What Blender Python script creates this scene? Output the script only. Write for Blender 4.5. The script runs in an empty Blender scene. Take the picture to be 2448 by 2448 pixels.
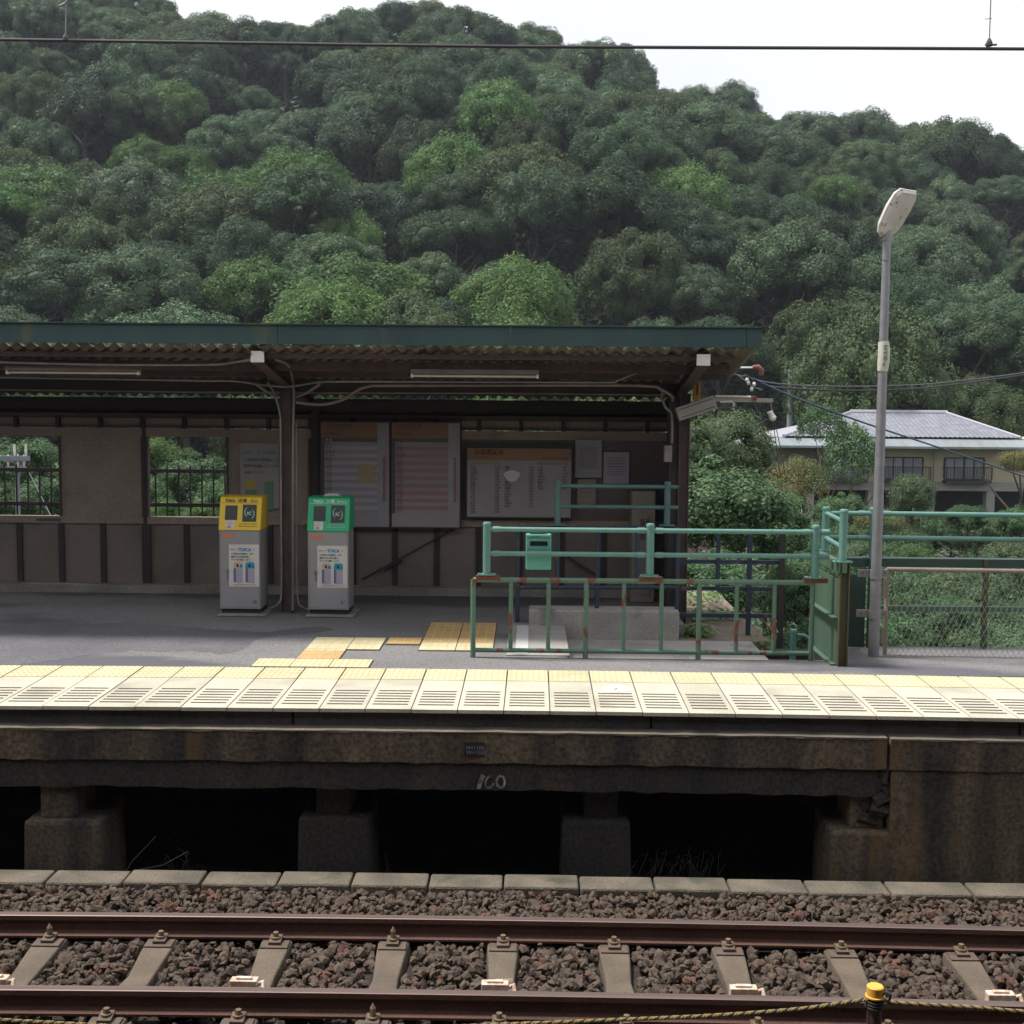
import bpy, math, random
import numpy as np
from mathutils import Vector, Matrix
S = bpy.context.scene
COL = S.collection
R = math.radians

# ------------------------------------------------------------------ camera, sky, sun, exposure
F_PX, PITCH, YAW, ROLL, CAM = 2960.0, R(4.7), 0.0135, 0.008, Vector((0, 0, 3.553))
fw = Vector((-math.sin(YAW)*math.cos(PITCH), math.cos(YAW)*math.cos(PITCH), -math.sin(PITCH)))
r0 = Vector((math.cos(YAW), math.sin(YAW), 0)); u0 = r0.cross(fw)
rt = r0*math.cos(ROLL)+u0*math.sin(ROLL); up = -r0*math.sin(ROLL)+u0*math.cos(ROLL)
cd = bpy.data.cameras.new('camera'); co = bpy.data.objects.new('camera', cd); COL.objects.link(co)
m = Matrix((rt, up, -fw)).transposed().to_4x4(); m.translation = CAM; co.matrix_world = m
cd.sensor_width = 36; cd.lens = F_PX/2448*36; cd.clip_start = .1; cd.clip_end = 2000
S.camera = co
W = bpy.data.worlds.new('World'); S.world = W; W.use_nodes = True
nt = W.node_tree; bg = nt.nodes['Background']
SUN_EL, SUN_AZ = 66, -82         # azimuth measured from +y (towards the hill) towards +x
sky = nt.nodes.new('ShaderNodeTexSky'); sky.sky_type = 'NISHITA'; sky.sun_disc = False
sky.sun_elevation = R(SUN_EL); sky.sun_rotation = R(SUN_AZ); sky.air_density = 1.2; sky.dust_density = 3; sky.altitude = 100
mx = nt.nodes.new('ShaderNodeMix'); mx.data_type = 'RGBA'
tc = nt.nodes.new('ShaderNodeTexCoord'); nz = nt.nodes.new('ShaderNodeTexNoise'); nz.inputs['Scale'].default_value = 2.2; nz.inputs['Detail'].default_value = 5
nt.links.new(tc.outputs['Generated'], nz.inputs['Vector'])
mr = nt.nodes.new('ShaderNodeMapRange'); mr.inputs[1].default_value = .3; mr.inputs[2].default_value = .5; mr.inputs[3].default_value = .8; mr.inputs[4].default_value = .97
nt.links.new(nz.outputs['Fac'], mr.inputs[0]); nt.links.new(mr.outputs[0], mx.inputs['Factor'])
nt.links.new(sky.outputs[0], mx.inputs['A']); mx.inputs['B'].default_value = (9.3, 9.5, 9.9, 1)
nt.links.new(mx.outputs['Result'], bg.inputs['Color']); bg.inputs['Strength'].default_value = .10
sl = bpy.data.lights.new('sun', 'SUN'); sl.energy = 4.8; sl.angle = R(9); sl.color = (1, .96, .9)
so = bpy.data.objects.new('sun', sl); COL.objects.link(so)
sd = Vector((math.sin(R(SUN_AZ))*math.cos(R(SUN_EL)), math.cos(R(SUN_AZ))*math.cos(R(SUN_EL)), math.sin(R(SUN_EL))))
so.rotation_euler = (-sd).to_track_quat('-Z', 'Y').to_euler()
S.view_settings.view_transform = 'Standard'; S.view_settings.look = 'None'; S.view_settings.exposure = .18; S.view_settings.gamma = 1
S.render.engine = 'CYCLES'; S.cycles.max_bounces = 6; S.cycles.diffuse_bounces = 4; S.cycles.glossy_bounces = 2
S.cycles.transparent_max_bounces = 6; S.cycles.caustics_reflective = False; S.cycles.caustics_refractive = False

def ray(px, py): return fw*F_PX + rt*(px-1224) - up*(py-1224)
def P(px, py, Y):            # real place of something seen there, standing Y metres away
    d = ray(px, py); return CAM + d*(Y/d.y)
def G(px, py, Z):
    d = ray(px, py); return CAM + d*((Z-CAM.z)/d.z)
def bend(x): return -(x+.7)**2/300   # the line curves gently
PZ = 1.23                            # platform height over the rail heads

# ------------------------------------------------------------------ materials
def lin(c):
    return tuple((v/255/12.92 if v/255 <= .04045 else ((v/255+.055)/1.055)**2.4) for v in c)
MATS = {}
def mat(name, a, b=None, scale=4, rough=.75, bump=0, metal=0, c=None, cscale=3, cthr=.6, stretch=(1, 1, 1), fine=None, objrand=0, trans=0, spec=.5, coords='pos', soft=.05, famp=(.8, 1.2)):
    """a/b mixed by noise, c = patches of a third colour (rust, stains)"""
    if name in MATS: return MATS[name]
    M = bpy.data.materials.new(name); M.use_nodes = True; n = M.node_tree.nodes; l = M.node_tree.links
    bs = n['Principled BSDF']; bs.inputs['Roughness'].default_value = rough; bs.inputs['Metallic'].default_value = metal
    bs.inputs['Specular IOR Level'].default_value = spec
    if coords == 'pos': g = n.new('ShaderNodeNewGeometry').outputs['Position']
    else: g = n.new('ShaderNodeTexCoord').outputs['Object']
    mp = n.new('ShaderNodeMapping'); mp.inputs['Scale'].default_value = stretch; l.new(g, mp.inputs['Vector'])
    if objrand:
        oi = n.new('ShaderNodeObjectInfo'); l.new(oi.outputs['Location'], mp.inputs['Location'])
    def noise(sc, det=6):
        t = n.new('ShaderNodeTexNoise'); t.inputs['Scale'].default_value = sc; t.inputs['Detail'].default_value = det
        l.new(mp.outputs[0], t.inputs['Vector']); return t.outputs['Fac']
    def rng(o, lo, hi):
        q = n.new('ShaderNodeMapRange'); q.inputs[1].default_value = lo; q.inputs[2].default_value = hi; l.new(o, q.inputs[0]); return q.outputs[0]
    def mix(f, A, B):
        q = n.new('ShaderNodeMix'); q.data_type = 'RGBA'
        if isinstance(f, float): q.inputs['Factor'].default_value = f
        else: l.new(f, q.inputs['Factor'])
        for k, v in (('A', A), ('B', B)):
            if isinstance(v, tuple): q.inputs[k].default_value = (*v, 1)
            else: l.new(v, q.inputs[k])
        return q.outputs['Result']
    col = a
    if b: col = mix(rng(noise(scale), .35, .65), a, b)
    if fine:
        f2 = n.new('ShaderNodeTexNoise'); f2.inputs['Scale'].default_value = fine; f2.inputs['Detail'].default_value = 3; l.new(g, f2.inputs['Vector'])
        q = n.new('ShaderNodeMix'); q.data_type = 'RGBA'; q.blend_type = 'MULTIPLY'; q.inputs['Factor'].default_value = 1
        cr = n.new('ShaderNodeMapRange'); cr.inputs[1].default_value = .3; cr.inputs[2].default_value = .7; cr.inputs[3].default_value = famp[0]; cr.inputs[4].default_value = famp[1]; l.new(f2.outputs['Fac'], cr.inputs[0])
        if isinstance(col, tuple): q.inputs['A'].default_value = (*col, 1)
        else: l.new(col, q.inputs['A'])
        l.new(cr.outputs[0], q.inputs['B']); col = q.outputs['Result']
    if c: col = mix(rng(noise(cscale, 8), cthr, cthr+soft), col, c)
    if objrand:
        hs = n.new('ShaderNodeHueSaturation')
        v = n.new('ShaderNodeMapRange'); v.inputs[3].default_value = 1-objrand; v.inputs[4].default_value = 1+objrand; l.new(oi.outputs['Random'], v.inputs[0]); l.new(v.outputs[0], hs.inputs['Value'])
        h = n.new('ShaderNodeMapRange'); h.inputs[3].default_value = .5-objrand*.05; h.inputs[4].default_value = .5+objrand*.05
        mm = n.new('ShaderNodeMath'); mm.operation = 'FRACT'; mm2 = n.new('ShaderNodeMath'); mm2.operation = 'MULTIPLY'; mm2.inputs[1].default_value = 17.3
        l.new(oi.outputs['Random'], mm2.inputs[0]); l.new(mm2.outputs[0], mm.inputs[0]); l.new(mm.outputs[0], h.inputs[0]); l.new(h.outputs[0], hs.inputs['Hue'])
        if isinstance(col, tuple): hs.inputs['Color'].default_value = (*col, 1)
        else: l.new(col, hs.inputs['Color'])
        col = hs.outputs[0]
    if isinstance(col, tuple): bs.inputs['Base Color'].default_value = (*col, 1)
    else: l.new(col, bs.inputs['Base Color'])
    if bump:
        bp = n.new('ShaderNodeBump'); bp.inputs['Strength'].default_value = min(1, bump); bp.inputs['Distance'].default_value = .02
        l.new(noise(max(scale*6, fine or 0), 5), bp.inputs['Height']); l.new(bp.outputs[0], bs.inputs['Normal'])
    if trans:
        tr = n.new('ShaderNodeBsdfTranslucent'); ms = n.new('ShaderNodeMixShader'); ms.inputs[0].default_value = trans
        if isinstance(col, tuple): tr.inputs[0].default_value = (*col, 1)
        else: l.new(col, tr.inputs[0])
        l.new(bs.outputs[0], ms.inputs[1]); l.new(tr.outputs[0], ms.inputs[2]); l.new(ms.outputs[0], n['Material Output'].inputs['Surface'])
    MATS[name] = M; return M
def plain(name, c, rough=.6, **k): return mat(name, c, rough=rough, **k)

m_asph = mat('asphalt', (.188, .180, .180), (.152, .146, .148), 1.2, .9, .5, c=(.092, .09, .105), cscale=.5, cthr=.52, fine=50, stretch=(.6, 1.3, 1), soft=.06, famp=(.7, 1.3))
m_edge = mat('edge_concrete', (.50, .465, .37), (.43, .40, .32), 3, .85, .2, c=(.31, .285, .22), cscale=1.3, cthr=.57, fine=70, soft=.2, objrand=.1)
m_yel = mat('tactile_yellow', (.56, .51, .34), (.50, .45, .29), 2.5, .7, .1, c=(.42, .38, .27), cscale=2, cthr=.58, fine=60, soft=.2, objrand=.08)
m_yel2 = mat('tactile_orange_shade', (.52, .35, .16), (.44, .29, .13), 4, .75, .1, fine=60)
m_dot = plain('tactile_dot', (.60, .45, .17))
m_groove = plain('groove_dark', (.045, .042, .036), .95)
m_joint = mat('joint_dirt', (.05, .045, .035), (.09, .08, .05), 9, .95)
m_conc = mat('concrete_grey', (.20, .19, .17), (.28, .265, .235), 2.5, .9, .5, fine=45)
m_concl = mat('concrete_pale', (.34, .325, .30), (.27, .255, .235), 3, .9, .3, fine=60, c=(.17, .16, .14), cscale=2.2, cthr=.6, soft=.1)
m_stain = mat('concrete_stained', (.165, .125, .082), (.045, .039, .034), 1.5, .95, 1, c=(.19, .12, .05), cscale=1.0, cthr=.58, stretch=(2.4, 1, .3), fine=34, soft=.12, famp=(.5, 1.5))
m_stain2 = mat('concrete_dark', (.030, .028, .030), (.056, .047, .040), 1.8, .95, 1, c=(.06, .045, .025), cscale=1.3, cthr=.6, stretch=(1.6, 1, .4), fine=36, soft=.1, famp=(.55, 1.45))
m_fascia_c = mat('concrete_fascia', (.10, .088, .09), (.065, .058, .064), 2.0, .9, .4, stretch=(1, 1, .5), fine=30, c=(.03, .03, .03), cscale=1.6, cthr=.62, soft=.08)
m_kerb = mat('kerb_stone', (.165, .138, .105), (.095, .083, .064), 3, .95, .6, c=(.06, .065, .04), cscale=2.2, cthr=.56, fine=60, soft=.12)
m_soil = mat('soil', (.03, .026, .02), (.05, .042, .03), 4, 1, .5)
m_stone = mat('ballast_stone', (.055, .040, .031), (.115, .083, .062), 15, .95, .3, c=(.12, .058, .042), cscale=5, cthr=.6, fine=120)
m_rail = mat('rail_rust', (.115, .060, .046), (.085, .046, .038), 3, .85, .2, fine=60, spec=.25)
m_railtop = mat('rail_top', (.24, .18, .165), (.19, .135, .12), 2, .5, 0, metal=.7, stretch=(.2, 30, 1))
m_sleep = mat('sleeper_concrete', (.145, .112, .082), (.105, .083, .062), 4, .95, .5, fine=90)
m_clip = mat('clip_rust', (.12, .085, .065), (.085, .06, .045), 12, .7, .3)
m_bolt = mat('bolt_brass', (.19, .14, .08), (.12, .085, .055), 30, .6, .2)
m_teal = mat('paint_teal_roof', (.028, .062, .062), (.020, .046, .050), 2.2, .6, .1, c=(.075, .085, .05), cscale=3.5, cthr=.6, stretch=(1, 1, .25), soft=.12)
m_slate = mat('corrugated_slate', (.22, .18, .14), (.15, .12, .095), 3, .9, .2, c=(.08, .05, .035), cscale=1.5, cthr=.58, soft=.1)
m_steel = mat('steel_brown', (.10, .068, .062), (.07, .048, .046), 4, .7, .2, fine=30)
m_steeld = mat('steel_dark', (.045, .034, .034), (.03, .024, .026), 5, .75, .1)
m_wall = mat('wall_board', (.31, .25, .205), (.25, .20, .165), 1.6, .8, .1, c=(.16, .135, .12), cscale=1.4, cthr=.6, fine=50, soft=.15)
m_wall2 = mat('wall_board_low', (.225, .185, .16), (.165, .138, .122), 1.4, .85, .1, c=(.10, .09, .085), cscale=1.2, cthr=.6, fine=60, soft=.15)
m_batten = mat('batten_dark', (.05, .038, .038), (.035, .028, .03), 6, .8)
m_conduit = mat('conduit', (.26, .22, .20), (.18, .15, .14), 5, .5)
m_galv = mat('galvanised', (.27, .27, .28), (.22, .22, .235), 10, .5, .1, metal=.3, c=(.18, .13, .1), cscale=6, cthr=.68)
m_white = mat('white_enamel', (.72, .70, .66), (.6, .57, .52), 6, .5)
m_whrust = mat('white_rusty', (.75, .73, .70), (.65, .6, .55), 6, .6, 0, c=(.30, .10, .035), cscale=14, cthr=.5, stretch=(1, 1, .5))
m_lampw = mat('lamp_housing', (.66, .64, .60), (.56, .53, .48), 5, .5, c=(.25, .19, .12), cscale=12, cthr=.62)
m_mint = mat('paint_mint', (.125, .27, .235), (.105, .235, .205), 8, .4, .05, c=(.09, .19, .15), cscale=12, cthr=.66)
m_mintd = mat('paint_mint_rust', (.085, .165, .115), (.10, .19, .135), 8, .6, .3, c=(.15, .045, .028), cscale=8, cthr=.555, soft=.04, stretch=(1, 1, .6))
m_blue = mat('paint_navy', (.018, .034, .062), (.026, .042, .062), 6, .6, .1, c=(.12, .06, .05), cscale=10, cthr=.62)
m_tealdk = mat('paint_teal_old', (.075, .16, .145), (.06, .125, .12), 6, .6, .1)
m_turq = mat('box_turquoise', (.13, .40, .33), (.115, .36, .30), 6, .5, c=(.3, .33, .15), cscale=5, cthr=.7)
m_gplate = mat('plate_green', (.06, .115, .078), (.08, .14, .09), 2.5, .6, .1, c=(.16, .14, .05), cscale=2.4, cthr=.63, stretch=(1, 1, .4), soft=.15)
m_gplated = mat('plate_green_dark', (.028, .06, .05), (.02, .045, .04), 2.5, .6, .1, c=(.05, .05, .025), cscale=2, cthr=.62, stretch=(1, 1, .3), soft=.1)
m_hpost = mat('hbeam_mossy', (.055, .065, .038), (.075, .062, .03), 4, .8, .3, stretch=(1, 1, .4), fine=60)
m_rust = mat('rust', (.18, .06, .035), (.13, .05, .035), 12, .9, .6)
m_rpipe = mat('pipe_rusty_grey', (.24, .21, .19), (.19, .15, .13), 5, .6, .2, c=(.24, .10, .045), cscale=3, cthr=.62)
m_body = mat('machine_grey', (.33, .315, .32), (.30, .285, .295), 3, .42, .02)
m_bodys = plain('machine_side', (.14, .13, .135), .5)
m_myel = plain('machine_yellow', (.80, .55, .035), .45)
m_mgrn = plain('machine_green', (.03, .42, .20), .45)
m_black = plain('black', (.012, .012, .014), .3)
m_rubber = plain('dark_plinth', (.03, .028, .03), .8)
m_paper = mat('paper', (.66, .64, .58), (.60, .58, .53), 5, .7)
m_pap2 = mat('paper_grey', (.30, .285, .31), (.26, .25, .27), 3, .45)
m_ink = plain('ink', (.05, .045, .05), .7)
m_inkw = plain('ink_white', (.75, .75, .70), .6)
m_inkb = plain('ink_blue', (.03, .22, .50), .6)
m_inkr = plain('ink_red', (.65, .03, .03), .6)
m_inkg = plain('ink_green', (.25, .65, .40), .5)
m_inkbr = plain('ink_brown', (.12, .05, .015), .6)
m_orange = mat('orange_case', (.60, .26, .03), (.5, .22, .03), 6, .6)
m_sticker = plain('sticker_coral', (.62, .21, .13), .7)
m_tbor = mat('board_orange', (.24, .135, .075), (.20, .115, .07), 2, .35)
m_tbdk = plain('board_dark', (.09, .075, .08), .4)
m_pink = mat('board_pink', (.30, .16, .165), (.265, .145, .15), 3, .35)
m_acry = mat('board_white', (.31, .29, .31), (.26, .245, .265), 1.2, .25)
m_beige = plain('poster_beige', (.60, .42, .28), .7)
m_cyan = plain('poster_cyan', (.03, .32, .42), .7)
m_lilac = plain('poster_lilac', (.38, .37, .47), .7)
m_lilacd = plain('poster_lilac_dark', (.17, .14, .26), .7)
m_olive = plain('poster_olive', (.33, .28, .16), .7)
m_wire = plain('wire_dark', (.04, .036, .04), .6)
m_wirel = plain('wire_grey', (.11, .11, .13), .6)
m_wireb = plain('wire_blue', (.02, .06, .13), .5)
m_pole = mat('pole_concrete', (.24, .26, .29), (.2, .215, .24), 3, .8)
m_ropey = plain('rope_yellow', (.30, .22, .09), .9)
m_ropeb = plain('rope_black', (.05, .04, .035), .9)
m_cap = plain('cap_yellow', (.80, .42, .06), .45)
m_mesh = mat('chainlink_wire', (.36, .38, .36), (.28, .28, .27), 8, .5, metal=.4)
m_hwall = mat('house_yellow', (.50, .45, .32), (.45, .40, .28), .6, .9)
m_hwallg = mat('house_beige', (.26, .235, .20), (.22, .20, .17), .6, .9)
m_hconc = mat('house_concrete', (.30, .30, .27), (.24, .24, .22), .8, .9, c=(.18, .18, .15), cscale=.9, cthr=.6, soft=.1)
m_tile = mat('roof_tile', (.34, .35, .39), (.25, .26, .30), 2.2, .5, .1, spec=.8)
m_tiled = plain('roof_ridge', (.32, .32, .36), .6)
m_eave = mat('eave_metal', (.24, .29, .31), (.19, .21, .22), .8, .5, c=(.22, .17, .13), cscale=1.4, cthr=.58, stretch=(1.6, .3, 1), soft=.15)
m_glass = plain('window_glass', (.05, .06, .07), .15)
m_curt = mat('curtain', (.36, .37, .40), (.22, .23, .25), 6, .8, stretch=(2, 1, .1))
m_frame = plain('frame_dark', (.025, .022, .024), .5)
m_pink2 = plain('far_wall_pink', (.30, .20, .17), .9)
m_leafd = mat('leaf_dark', (.042, .078, .042), (.062, .104, .050), .9, .55, objrand=.3, trans=.22, coords='obj', fine=4, spec=.15)
m_leafg = mat('leaf_greygreen', (.078, .132, .070), (.100, .160, .080), .8, .55, objrand=.25, trans=.25, coords='obj', fine=4, spec=.2)
m_leafo = mat('leaf_olive', (.080, .114, .048), (.062, .100, .044), .7, .6, objrand=.25, trans=.22, coords='obj', fine=4, spec=.15)
m_leaff = mat('leaf_fresh', (.105, .19, .055), (.072, .142, .045), .7, .55, objrand=.2, trans=.3, coords='obj', fine=4, spec=.15)
m_shrub = mat('leaf_shrub', (.095, .175, .072), (.065, .125, .055), .8, .5, objrand=.22, trans=.3, coords='obj', fine=5, spec=.25)
m_maple = mat('leaf_maple', (.17, .14, .045), (.09, .13, .04), .9, .6, objrand=.2, trans=.3, coords='obj', fine=5)
m_brush = mat('leaf_brushy', (.095, .145, .060), (.08, .12, .055), .9, .7, objrand=.15, trans=.25, coords='obj', fine=5)
m_ivy = mat('leaf_ivy', (.13, .21, .045), (.08, .15, .04), 2, .5, trans=.25, fine=8)
m_bark = mat('bark', (.06, .045, .035), (.085, .07, .055), 5, .95, .5)
m_barkg = mat('bark_grey', (.16, .14, .12), (.11, .095, .08), 5, .95, .5)
m_hill = mat('forest_floor', (.012, .016, .010), (.02, .022, .012), .3, 1)
m_ground = mat('undergrowth_soil', (.030, .034, .018), (.055, .045, .028), .5, 1, .5, c=(.11, .055, .03), cscale=.16, cthr=.58, fine=3)
m_deck = mat('mossy_deck', (.20, .155, .115), (.14, .11, .08), 2, .9, .4, c=(.09, .07, .05), cscale=2.6, cthr=.58, fine=30)

# ------------------------------------------------------------------ mesh helpers
class MB:
    def __init__(s): s.v = []; s.f = []; s.m = []; s.k = 0
    def mat(s, k): s.k = k; return s
    def add(s, vs, fs):
        o = len(s.v); s.v += [tuple(v) for v in vs]; s.f += [tuple(i+o for i in f) for f in fs]; s.m += [s.k]*len(fs); return s
    def box(s, a, b, seg=None):
        x0, y0, z0 = a; x1, y1, z1 = b
        n = 1 if not seg else max(1, int(math.ceil((x1-x0)/seg)))
        vs = []; fs = []
        for i in range(n+1):
            x = x0+(x1-x0)*i/n; vs += [(x, y0, z0), (x, y1, z0), (x, y1, z1), (x, y0, z1)]
        for i in range(n):
            q = 4*i
            for j in range(4):
                j2 = (j+1) % 4; fs.append((q+j, q+4+j, q+4+j2, q+j2))
        fs += [(0, 1, 2, 3), (4*n+3, 4*n+2, 4*n+1, 4*n)]
        return s.add(vs, [f[::-1] for f in fs])
    def cbox(s, c, d, rot=None):
        h = [Vector((sx*d[0]/2, sy*d[1]/2, sz*d[2]/2)) for sz in (-1, 1) for sy in (-1, 1) for sx in (-1, 1)]
        if rot: h = [rot @ v for v in h]
        c = Vector(c)
        return s.add([c+v for v in h], [(0, 2, 3, 1), (4, 5, 7, 6), (0, 1, 5, 4), (2, 6, 7, 3), (0, 4, 6, 2), (1, 3, 7, 5)])
    def tube(s, pts, r, n=10, cap=True):
        pts = [Vector(p) for p in pts]; rs = r if isinstance(r, (list, tuple)) else [r]*len(pts)
        vs = []; ref = None
        for i, p in enumerate(pts):
            d = (pts[min(i+1, len(pts)-1)]-pts[max(i-1, 0)]).normalized()
            if ref is None: ref = Vector((0, 0, 1)) if abs(d.z) < .9 else Vector((1, 0, 0))
            a = d.cross(ref).normalized(); b = a.cross(d); ref = b
            for k in range(n):
                t = 2*math.pi*k/n; vs.append(p+(a*math.cos(t)+b*math.sin(t))*rs[i])
        fs = [(i*n+k, i*n+(k+1) % n, (i+1)*n+(k+1) % n, (i+1)*n+k) for i in range(len(pts)-1) for k in range(n)]
        if cap: fs += [tuple(range(n))[::-1], tuple((len(pts)-1)*n+k for k in range(n))]
        return s.add(vs, fs)
    def quad(s, *p): return s.add(p, [tuple(range(len(p)))])
    def prism(s, poly, axis, a, b):    # poly 2-D, extruded along axis
        n = len(poly)
        def mk(u, v, w): return {'x': (w, u, v), 'y': (u, w, v), 'z': (u, v, w)}[axis]
        vs = [mk(u, v, a) for u, v in poly]+[mk(u, v, b) for u, v in poly]
        return s.add(vs, [tuple(range(n))[::-1], tuple(range(n, 2*n))]+[(i, (i+1) % n, n+(i+1) % n, n+i) for i in range(n)])
    def build(s, name, mats, parent=None, smooth=False, bev=0, bnd=False, loc=None):
        me = bpy.data.meshes.new(name); v = np.array(s.v, float)
        if bnd: v[:, 1] += -(v[:, 0]+.7)**2/300
        off = np.array(parent.location if parent is not None and loc is None else (loc or (0, 0, 0)))
        if parent is not None and parent.parent is not None: off = off+np.array(parent.parent.location)
        v -= off
        me.from_pydata(v.tolist(), [], s.f)
        mats = mats if isinstance(mats, (list, tuple)) else [mats]
        for q in mats: me.materials.append(q)
        if len(mats) > 1: me.polygons.foreach_set('material_index', s.m)
        if smooth:
            me.shade_smooth()
            try: me.set_sharp_from_angle(angle=R(40))
            except Exception: pass
        o = bpy.data.objects.new(name, me); COL.objects.link(o)
        if parent is not None: o.parent = parent
        elif loc is not None: o.location = loc
        if bev:
            bm = o.modifiers.new('b', 'BEVEL'); bm.width = bev; bm.segments = 2; bm.limit_method = 'ANGLE'
        return o
def tag(o, label=None, cat=None, group=None, kind=None):
    if label: o['label'] = label
    if cat: o['category'] = cat
    if group: o['group'] = group
    if kind: o['kind'] = kind
    return o
def thing(name, loc, label, cat, group=None):
    o = bpy.data.objects.new(name, None); COL.objects.link(o); o.location = loc; o.empty_display_size = .2
    return tag(o, label, cat, group)
def dup(root, loc, label=None):
    r = root.copy(); COL.objects.link(r); r.location = loc
    if label: r['label'] = label
    for ch in list(root.children):
        c = ch.copy(); COL.objects.link(c); c.parent = r
        for g in list(ch.children):
            d = g.copy(); COL.objects.link(d); d.parent = c
    return r
_font = {}
def text(txt, h, pos, material, parent=None, name='lettering', rot=(math.pi/2, 0, 0), align='LEFT', depth=.001, bold=0, width=None):
    cu = bpy.data.curves.new('t', 'FONT'); cu.body = txt; cu.size = h; cu.extrude = depth; cu.align_x = align; cu.resolution_u = 2; cu.offset = bold
    o = bpy.data.objects.new('t', cu); COL.objects.link(o)
    dg = bpy.context.evaluated_depsgraph_get(); me = bpy.data.meshes.new_from_object(o.evaluated_get(dg))
    bpy.data.objects.remove(o)
    me.name = name; me.materials.clear(); me.materials.append(material)
    if width and len(me.vertices):
        xs = [v.co.x for v in me.vertices]; w = max(xs)-min(xs)
        k = width/w
        for v in me.vertices: v.co.x *= k
    from mathutils import Euler
    me.transform(Euler(rot).to_matrix().to_4x4())
    off = Vector((0, 0, 0))
    if parent is not None:
        off = Vector(parent.location)
        if parent.parent is not None: off += parent.parent.location
    me.transform(Matrix.Translation(Vector(pos)-off))
    q = bpy.data.objects.new(name, me); COL.objects.link(q)
    if parent is not None: q.parent = parent
    return q
rnd = random.Random(7)

# ------------------------------------------------------------------ terrain and hill
SK = [(-600, -150), (0, -120), (350, -65), (430, -12), (560, 6), (700, 14), (790, 22), (860, -15), (1000, -32), (1170, -28), (1230, 18), (1300, 36), (1480, 92), (1560, 150), (1780, 198), (1880, 255), (2020, 268), (2150, 282), (2400, 302), (2448, 315), (3100, 400)]
RY, HY = 190.0, 80.0
def ridge(px):
    return P(px, float(np.interp(px, [a for a, b in SK], [b for a, b in SK])), RY).z-10.8
_rc = {}
def hill_z(x, y):
    px = 1264+2960*x/max(y, 30); k = int(px/20)
    if k not in _rc: _rc[k] = ridge(k*20)
    t = (y-HY)/(RY-HY)
    if t <= 0: return -3+max(0, 0)
    lump = 3.0*math.sin(x*.07+1)*math.sin(y*.06)+1.5*math.sin(x*.17+y*.11)
    if t < 1: return -3+t*(_rc[k]+3)+lump*min(1, t*4)*min(1, (1-t)*5)
    return _rc[k]-(t-1)*60
def grid(name, xs, ys, fn, material, **kw):
    b = MB(); nx = len(xs)
    vs = [(x, y, fn(x, y)) for y in ys for x in xs]
    fs = [(j*nx+i, j*nx+i+1, (j+1)*nx+i+1, (j+1)*nx+i) for j in range(len(ys)-1) for i in range(nx-1)]
    b.add(vs, fs); return b.build(name, material, smooth=True)
def gz(x, y):
    if y < 17: return -1.2-1.8*max(0, (y-12.5)/4.5)
    return -3+.25*math.sin(x*.3)*math.sin(y*.25)+(.0 if y < 40 else 0)
tag(grid('ground', np.linspace(-700, 700, 57), [-600, -300, -100, -20, 0], lambda x, y: -1.3, m_ground), kind='structure')
tag(grid('ground', np.linspace(-130, 130, 105), np.linspace(12.5, HY+.5, 40), gz, m_ground), kind='structure')
tag(grid('hill', np.linspace(-190, 190, 120), np.linspace(HY, 330, 90), lambda x, y: hill_z(x, y)+4.5*max(0, min(1, (y-165)/15))*max(0, min(1, (240-y)/30)), m_hill), kind='structure')
b = MB(); b.box((-90, 0, -1.5), (90, 12.6, -.52)); tag(b.build('track_bed', m_soil), kind='structure')

# near platform out of view; rear wall and roof added to shade tracks and shelter
b = MB(); b.box((-40, -4, -1.2), (40, 3.0, PZ)); tag(b.build('near_platform', m_conc), kind='structure')
b = MB(); b.box((-40, -3.6, PZ), (40, -3.4, 5.3)); b.box((-40, -4.0, 5.35), (40, 3.7, 5.45)); [b.box((xx, -.1, PZ), (xx+.15, .1, 5.34)) for xx in (-22, -14.5, -7, 7, 14.5, 22)]
tag(b.build('near_shade_canopy', m_steel), kind='structure')

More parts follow.
